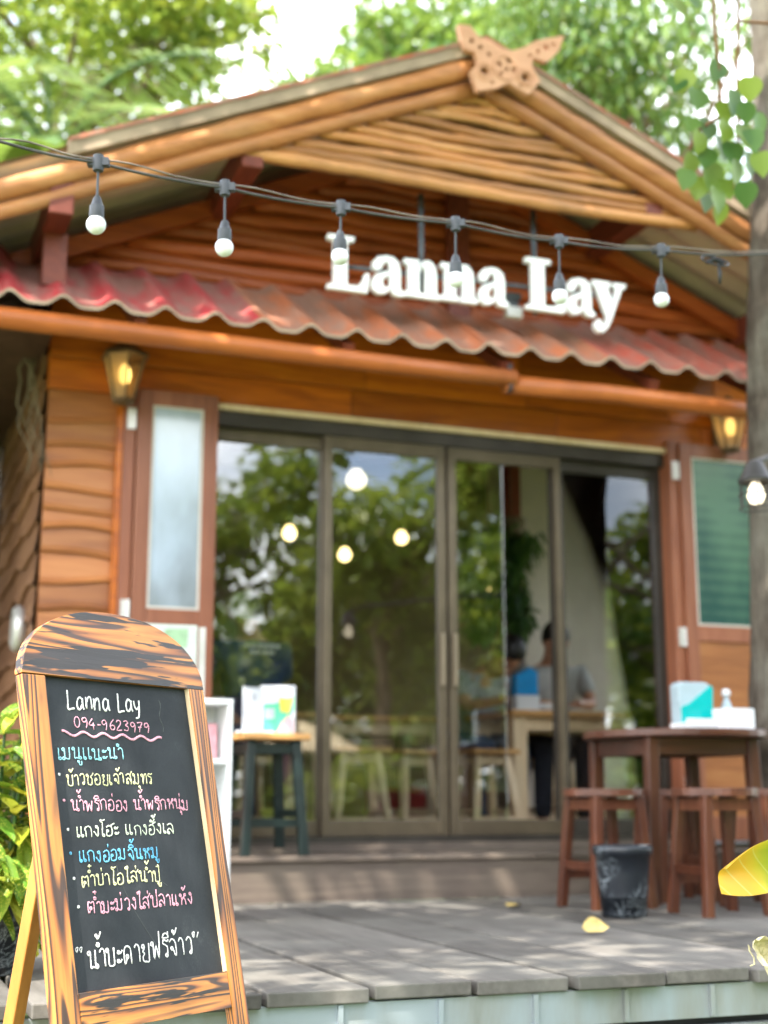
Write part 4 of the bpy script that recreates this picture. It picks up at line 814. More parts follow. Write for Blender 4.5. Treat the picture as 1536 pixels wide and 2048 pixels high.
# ---------------------------------------------------------------- plants and trees
def leaf_cloud(name, centers, radii, counts, size, mat, parent, seed, droop=.25, aspect=.5, bend=.15, flat=1.0, tint=(0, 1)):
    """many separate pointed leaves scattered through a set of clumps"""
    r = np.random.default_rng(seed); C, N_ = [], []
    for c, rd, n in zip(centers, radii, counts):
        d = r.normal(size=(n, 3)); d /= np.linalg.norm(d, axis=1)[:, None]; u = r.random(n) ** .45
        C.append(np.array(c) + d * u[:, None] * np.array(rd))
    C = np.concatenate(C); n = len(C); ln = size * r.uniform(.65, 1.3, n)
    a = r.uniform(0, 2 * np.pi, n); el = r.normal(-droop, .45, n)
    ax = np.stack([np.cos(a) * np.cos(el), np.sin(a) * np.cos(el), np.sin(el)], 1)
    up = np.stack([r.normal(0, .45, n), r.normal(0, .45, n), np.ones(n)], 1); sd = np.cross(ax, up); sd /= np.linalg.norm(sd, axis=1)[:, None]; nr = np.cross(sd, ax)
    w = ln * aspect
    def pt(t, s, h): return C + ax * (ln * t)[:, None] + sd * (w * s)[:, None] + nr * (ln * h)[:, None]
    V = np.stack([pt(0, 0, 0), pt(.35, .5, bend * .6), pt(.72, .36, bend * .2), pt(1, 0, -bend), pt(.72, -.36, bend * .2), pt(.35, -.5, bend * .6), pt(.5, 0, 0)], 1).reshape(-1, 3)
    F = np.array([[0, 6, 1], [6, 2, 1], [6, 3, 2], [0, 5, 6], [6, 5, 4], [6, 4, 3]]); F = (np.arange(n)[:, None, None] * 7 + F[None]).reshape(-1, 3)
    org = wpos(parent) if parent else Vector((0, 0, 0)); V = V - np.array(org)
    me = bpy.data.meshes.new(name); me.vertices.add(len(V)); me.vertices.foreach_set('co', V.astype(np.float32).ravel()); me.loops.add(len(F) * 3); me.loops.foreach_set('vertex_index', F.astype(np.int32).ravel())
    me.polygons.add(len(F)); me.polygons.foreach_set('loop_start', np.arange(0, len(F) * 3, 3, dtype=np.int32)); me.polygons.foreach_set('loop_total', np.full(len(F), 3, dtype=np.int32)); me.update()
    at_ = me.attributes.new('tint', 'FLOAT', 'FACE'); at_.data.foreach_set('value', np.repeat(r.uniform(tint[0], tint[1], n), 6).astype(np.float32))
    me.materials.append(mat); o = bpy.data.objects.new(name, me); COL.objects.link(o)
    if parent: o.parent = parent
    return o
def limb(mb, p0, p1, r0, r1, R, n=7, wob=.08):
    p0, p1 = Vector(p0), Vector(p1); L = (p1 - p0).length; pts = []
    for k in range(n + 1):
        u = k / n; q = p0.lerp(p1, u); a = wob * L * math.sin(math.pi * u); pts.append(q + Vector((R.uniform(-1, 1), R.uniform(-1, 1), R.uniform(.0, 1))) * a * .5)
    mb.tube(pts, [r0 + (r1 - r0) * k / n for k in range(n + 1)], 8)
def tree(name, label, base, top, clumps, leaves, size, mat, seed, r0=.16, bark='bark_far', group=None, aspect=.5, droop=.3, cat='tree'):
    base = Vector(base); top = Vector(top); t = thing(name, base, label, cat, group); R = rng(seed); b = MB()
    limb(b, base - Vector((0, 0, .1)), top, r0, r0 * .5, R, 10, .04)
    for c, rd, n in clumps: limb(b, base.lerp(top, R.uniform(.6, 1)), c, r0 * .4, .012, R, 6, .1)
    b.build('trunk', M[bark], t, smooth=True)
    leaf_cloud('crown', [c for c, _, _ in clumps], [rd for _, rd, _ in clumps], [n for _, _, n in clumps], size, M[mat], t, seed, droop, aspect); return t
def clump_field(px, D, rad_, n, R, jit=1.0, sq=.8):
    return [(tuple(at(x, y, D + R.uniform(-jit, jit))), (r_ * rad_, r_ * rad_, r_ * rad_ * sq), int(n * r_ * r_)) for x, y, r_ in px]
R = rng(101)
GT = 'trees behind the hut'
# airy lime tree upper left
px = [(-120, 40, 1), (-40, 120, 1), (60, 20, 1.2), (170, 60, 1.1), (120, 150, 1), (250, -20, 1.2), (300, 70, 1.1), (380, 20, 1), (340, 150, .9), (230, 170, 1), (40, 230, .9), (430, 80, .55), (-60, -80, 1.3), (150, -90, 1.3), (360, -100, 1.2), (400, 200, .5), (450, 50, .55), (500, 70, .3), (525, 25, .35), (470, -20, .5), (535, 95, .22), (-160, 200, 1)]
cl = clump_field(px, 14.5, .72, 310, R, 1.6)
tree('rain_tree', 'airy lime green tree filling the upper left behind the palm', at(120, 1650, 14.5) * 1 + Vector((0, 0, -.1)), at(160, 150, 14.5), cl, 0, .15, 'leaf_lime', 11, .2, group=GT)
# middle tree
px = [(570, 205, .6), (640, 195, .8), (700, 190, .7), (740, 110, .6), (800, 60, 1), (830, 150, 1), (900, 60, .8), (720, 200, .8), (880, 170, .9), (960, 40, .9), (780, 200, .9), (1010, 120, .9), (960, 130, .8), (860, 240, .8), (690, 150, .5), (560, 230, .45), (755, 40, .5)]
tree('leafy_tree', 'mid green round leaved tree rising behind the roof left of the carved finial', at(860, 1640, 19), at(850, 150, 19), clump_field(px, 19, .88, 400, R, 1.5), 0, .20, 'leaf_mid', 12, .22, group=GT)
# right tree with hanging sprays
px = [(1040, 40, 1), (1120, 20, 1.1), (1200, 70, 1), (1280, 30, 1), (1150, 130, .9), (1080, 100, .9), (1230, 170, .9), (1310, 110, .8), (1180, 230, .8), (1120, 190, .7), (1270, 270, .7), (1340, 220, .6), (1330, 310, .7), (1390, 60, .7), (1420, 290, .7), (1100, -80, 1.3), (1280, -90, 1.3), (1440, -60, 1.1), (1400, 160, .35), (1510, 380, .8), (1400, 380, .7), (1500, 60, .35)]
tree('drooping_tree', 'dense green tree with drooping sprays filling the upper right behind the roof', at(1260, 1640, 13), at(1230, 150, 13), clump_field(px, 13, .56, 430, R, 1.2, 1.4), 0, .13, 'leaf_mid', 13, .17, group=GT, droop=.9, aspect=.36)
# palm below the lime tree
pb = at(180, 1640, 12.4); pt_ = at(170, 300, 12.4); pt_ = Vector((pt_.x - .3, pt_.y, pt_.z - .1))
pm = thing('coconut_palm', (pb.x, pb.y, GZ), 'coconut palm with pale arched fronds behind the left end of the roof', 'palm', GT)
b = MB(); R = rng(7); limb(b, (pb.x, pb.y, GZ), pt_, .17, .12, R, 10, .03); b.build('trunk', M['bark_far'], pm, smooth=True)
for k in range(15):
    a = k * 2.399 + .3; el = R.uniform(.15, 1.1); L = R.uniform(2.3, 3.0); d = Vector((math.cos(a), math.sin(a), 0)); pts = []
    for i in range(15):
        u = i / 14; pts.append(pt_ + d * (L * u * math.cos(el * (1 - .5 * u))) + Vector((0, 0, L * (u * math.sin(el) - u * u * (.55 + .35 * math.sin(el))))))
    b = MB(); b.tube(pts, [.028 - .0016 * i for i in range(15)], 5); b.tint = .9; sd = d.cross(Vector((0, 0, 1)))
    for i in range(2, 28):
        u = i / 28; j = min(13, int(u * 14)); q = pts[j].lerp(pts[j + 1], u * 14 - j); tl = .62 * math.sin(math.pi * (.12 + .85 * u)) + .1
        for s in (-1, 1):
            e = q + sd * s * tl * .85 + d * tl * .35 + Vector((0, 0, -tl * R.uniform(.35, .7))); m_ = q.lerp(e, .5) + Vector((0, 0, .03)); w = Vector((d.x, d.y, 0)) * .022
            b._add([q, m_ + w, e, m_ - w], [(0, 1, 2, 3)])
    fr = b.build('frond', M['leaf_palm'], pm, fix=False)
# broad leaves just above the left eave
bp = thing('banana_plant', (at(60, 1640, 11).x, at(60, 1640, 11).y, GZ), 'bright broad leaved plant standing just left of the roof end', 'plant')
b = MB(); bx0 = at(60, 1640, 11)
for k in range(3): limb(b, (bx0.x + .1 * k, bx0.y, GZ), (bx0.x + .15 * k - .1, bx0.y, at(60, 420, 11).z), .08, .04, R, 6, .03)
b.build('stem', M['fern'], bp, smooth=True)
b = MB()
for k in range(11):
    q = at(60 + R.uniform(-60, 40), 420 + R.uniform(-30, 60), 11); a = R.uniform(0, 6.28); L = R.uniform(.9, 1.3); d = Vector((math.cos(a), math.sin(a), 0)); sd = d.cross(Vector((0, 0, 1)))
    b.grid(lambda u, v: q + d * (L * u * .7) + Vector((0, 0, L * (u * 1.0 - .75 * u * u))) + sd * ((v - .5) * .42 * math.sin(math.pi * (.06 + .92 * u)) ** .7) + Vector((0, 0, -.10 * abs(v - .5) * 2 * .6)), 10, 4)
b.build('leaves', M['leaf_mid'], bp, smooth=True, fix=False)

# big tree in front of the hut on the right : its trunk, and its crown over the deck
R = rng(202)
bt_ = thing('shade_tree', (4.02, 5.42, -.05), 'rough grey trunk of the big tree at the right edge in front of the hut', 'tree')
b = MB(); pts, rs = [], []
for k in range(46):
    z = -.4 + k * .13; pts.append((3.975 + .0625 * z + .012 * math.sin(z * 2.1), 5.42 + .01 * math.sin(z * 3), z)); rs.append(.150 - .004 * z + .008 * math.sin(z * 5) + R.uniform(-.004, .004))
def bark_pt(u, v):
    z = -.4 + 5.98 * u; a = 2 * math.pi * v; n1 = mnoise.noise(Vector((math.cos(a) * 3.2, math.sin(a) * 3.2, z * 1.6))); n2 = abs(mnoise.noise(Vector((math.cos(a) * 9, math.sin(a) * 9, z * 3.2)))); n3 = mnoise.noise(Vector((math.cos(a) * 22, math.sin(a) * 22, z * 14)))
    r = .150 - .0025 * z + .014 * n1 + .022 * (n2 - .25) + .006 * n3; return (3.975 + .0625 * z + .012 * math.sin(z * 2.1) + r * math.cos(a), 5.42 + .01 * math.sin(z * 3) + r * math.sin(a), z)
b.grid(bark_pt, 260, 96, .5)
tp = Vector(pts[-1])
CROWN = []
for k in range(46):
    u, v = R.random(), R.random(); x, y = -2.3 + 6.3 * u, .1 + 4.5 * v; z = 5.5 + R.uniform(-.5, .9) + .35 * v
    if x < -1.6 and y < 1.7: continue
    CROWN.append((x, y, z))
for x, y, z in ((3.2, 6.6, 6.6), (4.6, 6.4, 6.9), (5.4, 5.0, 6.4), (1.5, 5.2, 6.3), (2.6, 5.6, 6.6), (.2, 3.4, 6.1), (.9, 4.2, 6.2)): CROWN.append((x, y, z))
hub = [Vector((3.2, 4.2, 5.3)), Vector((1.6, 3.0, 5.4)), Vector((.2, 2.0, 5.5))]
limb(b, tp, hub[0], .11, .085, R, 6, .06); limb(b, hub[0], hub[1], .085, .06, R, 6, .06); limb(b, hub[1], hub[2], .06, .03, R, 6, .06)
for c in CROWN: h = min(hub + [tp], key=lambda q: (q - Vector(c)).length); limb(b, h, c, .03, .008, R, 5, .1)
b.build('trunk', M['bark'], bt_, smooth=True)
leaf_cloud('crown', CROWN, [(.95, .95, .4)] * len(CROWN), [235] * len(CROWN), .17, M['leaf_deep'], bt_, 55, .15, .55)
cd = thing('cable_conduit', (3.86, 5.30, 1.3), 'thin grey conduit tied along the left side of the big trunk', 'conduit')
b = MB(); b.tube([(3.865 + .0625 * z, 5.288, z) for z in [1.75 + .1 * k for k in range(11)]], .010, 8); b.build('pipe', M['rod'], cd, smooth=True)
b = MB(); b.tube([(3.97, 5.275, 2.25), (4.06, 5.258, 2.25)], .012, 8); b.build('clamp', M['black'], cd)
# caged bulb lamp on the trunk
lc = at(1512, 990, 5.05); tl = thing('trunk_lamp', lc, 'black metal lamp with clear bulb glowing on the big trunk', 'lamp')
b = MB(); b.lathe([(.012, .13), (.03, .12), (.05, .075), (.062, .055), (.060, .045), (.03, .05)], lc, 18); b.tube([lc + Vector((0, 0, .12)), lc + Vector((.12, .03, .17)), Vector((3.96, 5.29, lc.z + .17))], .012, 8); b.build('cap', M['iron_dark'], tl, smooth='auto')
b = MB()
for k in range(6):
    a = k * math.pi / 3; b.tube([lc + Vector((.058 * math.cos(a), .058 * math.sin(a), .05)), lc + Vector((.060 * math.cos(a), .060 * math.sin(a), -.05))], .003, 5)
for z in (.0, -.05): b.tube([lc + Vector((.06 * math.cos(a), .06 * math.sin(a), z)) for a in [k * .3142 for k in range(21)]], .003, 5)
b.build('cage', M['iron_dark'], tl)
b = MB(); b.lathe([(.004, -.035), (.022, -.028), (.032, -.005), (.026, .02), (.014, .045)], lc, 16); b.build('bulb', M['warmwhite'], tl, smooth=True)

# heart-leaved vine hanging beside the trunk
def heart(mb, q, L, ax, nr, R, tint=None):
    ax = Vector(ax).normalized(); sd = ax.cross(Vector(nr)).normalized(); n = sd.cross(ax); prof = [(0, 0), (-.04, .14), (.0, .30), (.12, .42), (.30, .47), (.50, .42), (.70, .28), (.86, .12), (1, 0)]
    vs = [q + ax * (t * L) for t, _ in prof] ; m = len(prof)
    vs += [q + ax * (t * L) + sd * (w * L) + n * (L * (.10 * w * 2)) for t, w in prof] + [q + ax * (t * L) - sd * (w * L) + n * (L * (.10 * w * 2)) for t, w in prof]
    fs = []
    for k in range(m - 1): fs += [(k, k + 1, m + k + 1, m + k), (k + 1, k, 2 * m + k, 2 * m + k + 1)]
    mb._add(vs, fs, R.random() if tint is None else tint)
R = rng(303); vt = thing('heart_leaf_vine', at(1440, -60, 5.35), 'vine with big heart shaped green leaves hanging left of the big trunk', 'vine')
b = MB()
for path in ([(1425, -60), (1430, 60), (1440, 160), (1445, 250), (1470, 330)], [(1478, -60), (1476, 60), (1474, 150), (1478, 260), (1470, 380)], [(1476, 40), (1500, 44), (1560, 48)], [(1445, 230), (1400, 260), (1380, 300)]):
    b.tube(spline([at(x, y, 5.35) for x, y in path], 5), .007, 6)
b.build('stem', M['stem'], vt, smooth=True)
b = MB()
for x, y, L, dx, dy in [(1375, 165, .10, -.3, -1), (1395, 205, .115, -.2, -1), (1465, 205, .12, .1, -1), (1440, 150, .10, -.4, -.8), (1400, 290, .11, -.3, -1), (1440, 300, .12, 0, -1), (1480, 275, .12, .3, -1), (1425, 350, .13, -.1, -1), (1470, 345, .12, .2, -1), (1385, 335, .10, -.4, -1), (1400, 380, .11, -.2, -1), (1495, 330, .11, .2, -1), (1452, 270, .10, -.3, -1), (1515, 250, .12, .2, -1), (1500, 180, .11, .1, -1), (1450, 385, .10, .1, -1), (1360, 180, .09, -.5, -.8), (1520, 330, .11, .2, -1), (1415, 265, .11, -.2, -1), (1430, 400, .12, .1, -1), (1490, 390, .11, .2, -1), (1410, 320, .12, -.3, -1), (1460, 310, .12, .1, -1), (1375, 365, .10, -.3, -1), (1500, 285, .11, .2, -1), (1385, 260, .09, -.4, -1), (1450, 230, .10, 0, -1), (1490, 230, .10, .2, -1), (1440, 430, .10, 0, -1), (1410, 410, .10, -.1, -1)]:
    q = at(x, y - 25, 5.35 + R.uniform(-.12, .1)); heart(b, q, L * .92, (dx * .8, R.uniform(-.3, .3), dy), (R.uniform(-.5, .5), -1, .3), R)
for x, y in ((1370, 30), (1395, 15)): heart(b, at(x, y, 5.3), .10, (-.6, 0, .6), (.3, -1, .3), R)
b.build('leaves', M['leaf_vine'], vt, smooth=True, fix=False)

# variegated potted shrub left of the sign
cp = thing('croton_shrub', (.37, 3.80, 0), 'potted shrub with yellow speckled green leaves left of the chalkboard sign', 'potted plant')
b = MB(); b.lathe([(.08, 0), (.09, .005), (.112, .15), (.125, .205), (.132, .21), (.132, .235), (.122, .235), (.112, .19), (.02, .185)], (.37, 3.80, 0), 32); b.build('pot', M['pot'], cp, smooth=True)
b = MB(); b.lathe([(.0, .186), (.113, .19), (.0, .195)], (.37, 3.80, 0), 20); b.build('soil', M['soil'], cp)
R = rng(404); sb_, lb = MB(), MB()
def croton_leaf(q, L, az, el, R, w=.20, tint=None):
    d = Vector((math.cos(az) * math.cos(el), math.sin(az) * math.cos(el), math.sin(el))); sd = d.cross(Vector((0, 0, 1))).normalized(); n = sd.cross(d); cv = R.uniform(.15, .45); tw = R.uniform(-.4, .4)
    sd = sd * math.cos(tw) + n * math.sin(tw); n = sd.cross(d)
    lb.grid(lambda u, v: q + d * (L * u) - Vector((0, 0, L * cv * u * u)) + sd * ((v - .5) * 2 * w * L * math.sin(math.pi * min(1, .04 + .96 * u) ** .8) ** .85) + n * (L * .09 * abs(v - .5) * 2 + .01 * L * math.sin(u * 9)), 9, 4, tint)
for k in range(15):
    a = R.uniform(0, 6.28); rr_ = R.uniform(.02, .08); q0 = Vector((.37 + rr_ * math.cos(a), 3.80 + rr_ * math.sin(a), .19)); q1 = q0 + Vector((math.cos(a) * R.uniform(.02, .16), math.sin(a) * R.uniform(.02, .16), R.uniform(.12, .56)))
    pts = [q0.lerp(q1, u) + Vector((0, 0, .02 * math.sin(3 * u))) for u in (0, .25, .5, .75, 1)]; sb_.tube(pts, [.006, .005, .005, .004, .003], 6)
    for j in range(15):
        u = .12 + .88 * j / 14; croton_leaf(q0.lerp(q1, u), R.uniform(.07, .125), a + j * 2.4 + R.uniform(-.4, .4), R.uniform(-.5, .9), R, R.uniform(.17, .24))
for k in range(150):
    a = R.uniform(2.6, 6.9); rr_ = R.uniform(.10, .235); zq = R.choice((R.uniform(.10, .34), R.uniform(.2, .66))); q = Vector((.37 + rr_ * math.cos(a), 3.80 + rr_ * math.sin(a), zq)); croton_leaf(q, R.uniform(.08, .13), a + R.uniform(-.9, .9), R.uniform(-1.0, .5), R, R.uniform(.18, .25), R.uniform(.1, 1))
croton_leaf(at(38, 1868, 3.5), .075, 0.1, -.5, R, .30, .3); croton_leaf(at(58, 1640, 3.5), .09, -.2, -1.1, R, .2, .98)
sb_.build('stem', M['fern'], cp, smooth=True); lb.build('leaves', M['croton'], cp, smooth=True, fix=False)
# big leaf and dried leaf of a plant rooted just outside the frame on the right
M['bigleaf'] = leafmat('yellowing_leaf', (.40, .30, .02), (.24, .33, .03), (.12, .30, .03), .3)
def bigleafmat():
    m, nt, bs_ = newmat('yellow_green_leaf'); c = coords(nt); n = noise(nt, c, 9, 4, .6); s = nt.nodes.new("ShaderNodeSeparateXYZ"); nt.links.new(c, s.inputs[0])
    f = math_(nt, 'ADD', math_(nt, 'MULTIPLY', s.outputs[0], 5.0), math_(nt, 'ADD', 1.2, math_(nt, 'MULTIPLY', n, .55)))
    col = ramp(nt, f, [(.28, (.62, .36, .025)), (.48, (.50, .42, .03)), (.66, (.25, .38, .03)), (.9, (.14, .36, .05))])
    v = math_(nt, 'SINE', math_(nt, 'ADD', math_(nt, 'MULTIPLY', s.outputs[0], 150), math_(nt, 'MULTIPLY', s.outputs[2], 120))); k = ramp(nt, v, [(.93, (0, 0, 0)), (.99, (1, 1, 1))]); col = mixc(nt, math_(nt, 'MULTIPLY', k, .45), col, (.55, .55, .18))
    nt.links.new(col, bs_.inputs['Base Color']); bs_.inputs['Roughness'].default_value = .35
    tr = N(nt, "ShaderNodeBsdfTranslucent"); nt.links.new(col, tr.inputs[0]); mx = N(nt, "ShaderNodeMixShader"); mx.inputs[0].default_value = .3
    nt.links.new(bs_.outputs[0], mx.inputs[1]); nt.links.new(tr.outputs[0], mx.inputs[2]); nt.links.new(mx.outputs[0], nt.nodes["Material Output"].inputs[0]); return m
M['bigleaf'] = bigleafmat(); M['deadleaf'] = plain('dried_pale_leaf', (.66, .58, .36), .8, .2, .25, 30); M['fallen'] = plain('fallen_yellow_leaf', (.58, .44, .16), .7, .2, .25, 40)
D = 2.62; tipp = at(1430, 1692, D); base_ = at(1660, 1740, D + .05); wp = thing('broad_leaf_plant', (base_.x + .05, base_.y + .02, GZ), 'plant at the right edge with one yellowing broad leaf reaching into view', 'plant')
b = MB(); ax_ = (base_ - tipp); L = ax_.length; ax_.normalize(); upv = Vector((0, -.45, .9)); sd = (upv - ax_ * upv.dot(ax_)).normalized(); nn = ax_.cross(sd)
b.grid(lambda u, v: tipp + ax_ * (L * u) + sd * ((v - .42) * .108 * math.sin(math.pi * (.10 + .86 * u)) ** .75 + .012 * math.sin(u * 3)) + nn * (.035 * (2 * v - 1.1) ** 2 + .008 * math.sin(u * 7 + v * 3)) - Vector((0, 0, .05 * (1 - u) ** 2)), 26, 10, .5); b.build('leaf', M['bigleaf'], wp, smooth=True, fix=False)
b = MB(); b.tube([base_, base_ + Vector((.05, .01, -.12)), Vector((base_.x + .06, base_.y + .02, -.1)), Vector((base_.x + .05, base_.y + .02, GZ))], [.006, .007, .009, .012], 8); b.build('stem', M['fern'], wp, smooth=True)
b = MB(); q0 = at(1500, 1898, D); q1 = at(1600, 1905, D + .06); a2 = (q1 - q0); L2 = a2.length; a2.normalize(); s2_ = Vector((0, -.3, 1)).normalized(); n2_ = a2.cross(s2_); R = rng(8); jag = [R.uniform(.75, 1.2) for _ in range(20)]
b.grid(lambda u, v: q0 + a2 * (L2 * u) + s2_ * ((v - .5) * .085 * (.25 + .95 * min(1, u * 2.4)) * jag[int(u * 16) % 20]) + n2_ * (.018 * math.sin(u * 9 + v * 4) + .02 * (v - .5) ** 2 * 4), 16, 6, .5); b.build('dried_leaf', M['deadleaf'], wp, fix=False)
b = MB(); b.tube([q0, at(1497, 1890, D), at(1499, 1902, D), at(1508, 1915, D), at(1509, 1928, D), at(1500, 1932, D)], .0015, 5); b.build('curled_tip', M['deadleaf'], wp, smooth=True)
def fallen(c, L, rz, curl, label, mat='fallen', lift=0):
    b = MB(); d = Vector((math.cos(rz), math.sin(rz), 0)); s = Vector((-d.y, d.x, 0)); c = Vector(c); ca, sa = math.cos(lift), math.sin(lift)
    def pt(u, v):
        w = (v - .5) * .72 * L * (4 * u * (1 - u)) ** 1.15 * (1.5 - 1.0 * u); y, z = w, curl * L * (2 * v - 1) ** 2 * (4 * u * (1 - u)) + .14 * L * (u - .5) ** 2
        y += .2 * L; return c + d * (L * (u - .5)) + s * (y * ca - z * sa - .2 * L) + Vector((0, 0, .003 + max(0, y) * sa + z * ca))
    b.grid(pt, 14, 6, .5)
    return tag(b.build('fallen_leaf', M[mat], smooth=True, fix=False), label, 'leaf', 'fallen leaves on the deck')
fallen((2.345, 4.22, .0), .092, -.25, .10, 'pale yellow fallen leaf tilted up on the deck near its front edge', 'fallen', 1.0); fallen((2.60, 5.35, .0), .085, .5, .15, 'small brownish yellow fallen leaf lying flat on the deck behind')
sb = MB(); sb.box((.02, 2.72, -.26), (.30, .42, .32), Matrix.Rotation(.35, 3, 'Z')); tag(sb.build('concrete_block', M['stone'], bevel=.01), 'pale concrete block in the lower left corner beside the sign leg', 'block')

# ---------------------------------------------------------------- garden around, seen in and through the glass
R = rng(505)
def bush(name, label, c, r, n, size, mat, seed, group='garden bushes around the hut', h=1.0):
    c = Vector(c); t = thing(name, (c.x, c.y, GZ), label, 'bush', group); b = MB(); R = rng(seed)
    cl = [(c + Vector((R.uniform(-1, 1) * r * .6, R.uniform(-1, 1) * r * .6, R.uniform(.1, 1.5) * r * h)), (r * .5, r * .5, r * .45), n // 9) for _ in range(9)]
    for q, _, _ in cl: limb(b, (c.x, c.y, GZ), q, .03, .006, R, 5, .05)
    b.build('stem', M['bark_far'], t, smooth=True); leaf_cloud('leaves', [q for q, _, _ in cl], [k for _, k, _ in cl], [k for _, _, k in cl], size, M[mat], t, seed, .2, .5); return t
for i, (x, y, r, m, lab) in enumerate(((7.0, 7.3, 1.35, 'leaf_lime', 'bright bush outside the right side opening of the hut'), (7.4, 9.2, 1.5, 'leaf_mid', 'green bush outside the rear of the right side opening'), (9.4, 8.2, 1.6, 'leaf_lime', 'tall lime bush behind the others beyond the side opening'), (9.6, 11.0, 1.8, 'leaf_mid', 'tall green bush farthest back beyond the side opening'))):
    bush('garden_bush', lab, (x, y, GZ + .2), r, 2400, .13, m, 600 + i)
GR = 'garden trees mirrored in the glass doors'
for i, (x, y, hgt, w, mat, lab) in enumerate(((6.2, -3.6, 4.7, 1.8, 'leaf_lime', 'tree nearest the deck among the trees mirrored in the glass doors'), (9.6, -4.2, 5.2, 2.0, 'leaf_lime', 'lime green tree mirrored in the right glass door'), (4.2, -6.5, 5.6, 2.1, 'leaf_lime', 'large tree mirrored in the second glass door'),
        (8.2, -8.5, 5.8, 2.4, 'leaf_lime', 'tall tree mirrored behind the others in the glass doors'), (12.5, -2.2, 6.0, 2.2, 'leaf_mid', 'tree mirrored at the right edge of the glass doors'), (2.4, -9.5, 7.0, 2.4, 'leaf_deep', 'dark tree mirrored in the left glass door'), (14.5, -8.0, 6.8, 2.8, 'leaf_lime', 'far lime tree mirrored in the right glass doors'), (11.3, -9.5, 5.2, 2.3, 'leaf_mid', 'dark rounded tree mirrored between the lime trees'))):
    R = rng(700 + i); cl = []
    for k in range(17):
        a, u, v = R.uniform(0, 6.28), R.random() ** .6, R.random(); cl.append(((x + w * u * math.cos(a), y + w * u * math.sin(a), hgt * (.30 + .72 * v)), (w * .34, w * .34, w * .28), 210))
    tree('garden_tree', lab, (x, y, GZ), (x + R.uniform(-.5, .5), y, hgt * .8), cl, 0, .24, mat, 800 + i, .13, group=GR)
for i, (x, y, r, m, lab) in enumerate(((5.0, -1.6, .9, 'leaf_lime', 'low lime bush mirrored at the foot of the glass doors'), (7.6, -.9, 1.0, 'leaf_mid', 'low green bush mirrored in the third glass door'), (9.6, .4, 1.7, 'leaf_lime', 'rounded bright bush mirrored in the right glass door'), (3.4, -4.2, 1.1, 'leaf_mid', 'low dark green bush mirrored in the left glass door'))):
    bush('low_bush', lab, (x, y, GZ), r, 1700, .12, m, 900 + i)
def parasol(loc, label, h, r, mat, closed):
    x, y, z = loc; t = thing('garden_parasol', loc, label, 'parasol'); b = MB(); b.tube([(x, y, z), (x, y, z + h)], .022, 8); b.build('pole', M['rod'], t, smooth=True)
    b = MB()
    if closed: b.lathe([(.05, h * .45), (.13, h * .52), (.10, h * .62), (.12, h * .75), (.06, h * .95), (.01, h)], loc, 12)
    else: b.lathe([(r, h * .78), (r, h * .80), (r * .5, h * .92), (.02, h), (.02, h - .01), (r * .5, h * .9)], loc, 8)
    b.build('canopy', M[mat], t)
parasol((4.55, -2.1, GZ), 'closed purple parasol mirrored in the left glass door', 2.0, .2, 'purple', True)
parasol((4.95, -2.9, GZ), 'open beige parasol mirrored in the left glass door', 1.75, .75, 'parasol', False)

# ---------------------------------------------------------------- inside the hut
FI = FZ
for i, (p, m) in enumerate((((2.42, 8.0, 2.02), 'lowest left'), ((2.95, 8.5, 2.0), 'middle'), ((3.35, 8.5, 2.14), 'right'), ((3.72, 8.0, 1.77), 'lowest, beside the hanging ferns'))):
    x, y, z = p; t = thing('pendant_lamp', p, ('warm glowing pendant bulb inside the hut, ' + m), 'pendant lamp', 'pendant bulbs inside the hut'); b = MB(); b.tube([(x, y, 2.93), (x, y, z + .06)], .004, 5); b.lathe([(.012, .09), (.02, .085), (.022, .05), (.018, .045)], p, 10); b.build('cord', M['black'], t)
    b = MB(); b.lathe([(.002, -.042)] + [(.042 * math.cos(a), .042 * math.sin(a)) for a in [rad(-75 + 15 * k) for k in range(9)]] + [(.018, .052)], p, 16); b.build('bulb', M['warm2'], t, smooth=True)
p = (2.78, 7.8, 2.34); t = thing('globe_lamp', p, 'larger white globe lamp under the hut ceiling above the other bulbs', 'lamp'); b = MB(); b.tube([(p[0], p[1], 2.93), (p[0], p[1], p[2] + .08)], .004, 5); b.lathe([(.02, .09), (.035, .075), (.03, .06)], p, 10); b.build('cord', M['black'], t)
b = MB(); b.lathe([(.002, -.06)] + [(.06 * math.cos(a), .06 * math.sin(a)) for a in [rad(-75 + 15 * k) for k in range(10)]] + [(.03, .07)], p, 18); b.build('bulb', M['warmwhite'], t, smooth=True)
for i, (x, y, lab) in enumerate(((3.55, 7.75, 'hanging fern left of the pale partition inside the hut'), (3.84, 7.85, 'hanging fern against the pale partition inside the hut'))):
    t = thing('hanging_fern', (x, y, 2.1), lab, 'hanging plant', 'hanging ferns inside the hut'); b = MB(); b.lathe([(.05, -.02), (.09, .0), (.1, .1), (.09, .1)], (x, y, 2.08), 14); b.tube([(x, y, 2.18), (x, y, 2.93)], .004, 4); b.build('basket', M['bark_far'], t)
    cl = [((x + .04 * math.cos(k), y + .04 * math.sin(k), 2.08 - .085 * k), (.17 - .012 * k, .17 - .012 * k, .09), 130) for k in range(8)]
    leaf_cloud('fronds', [c for c, _, _ in cl], [r for _, r, _ in cl], [n for _, _, n in cl], .10, M['fern'], t, 40 + i, 1.1, .25)
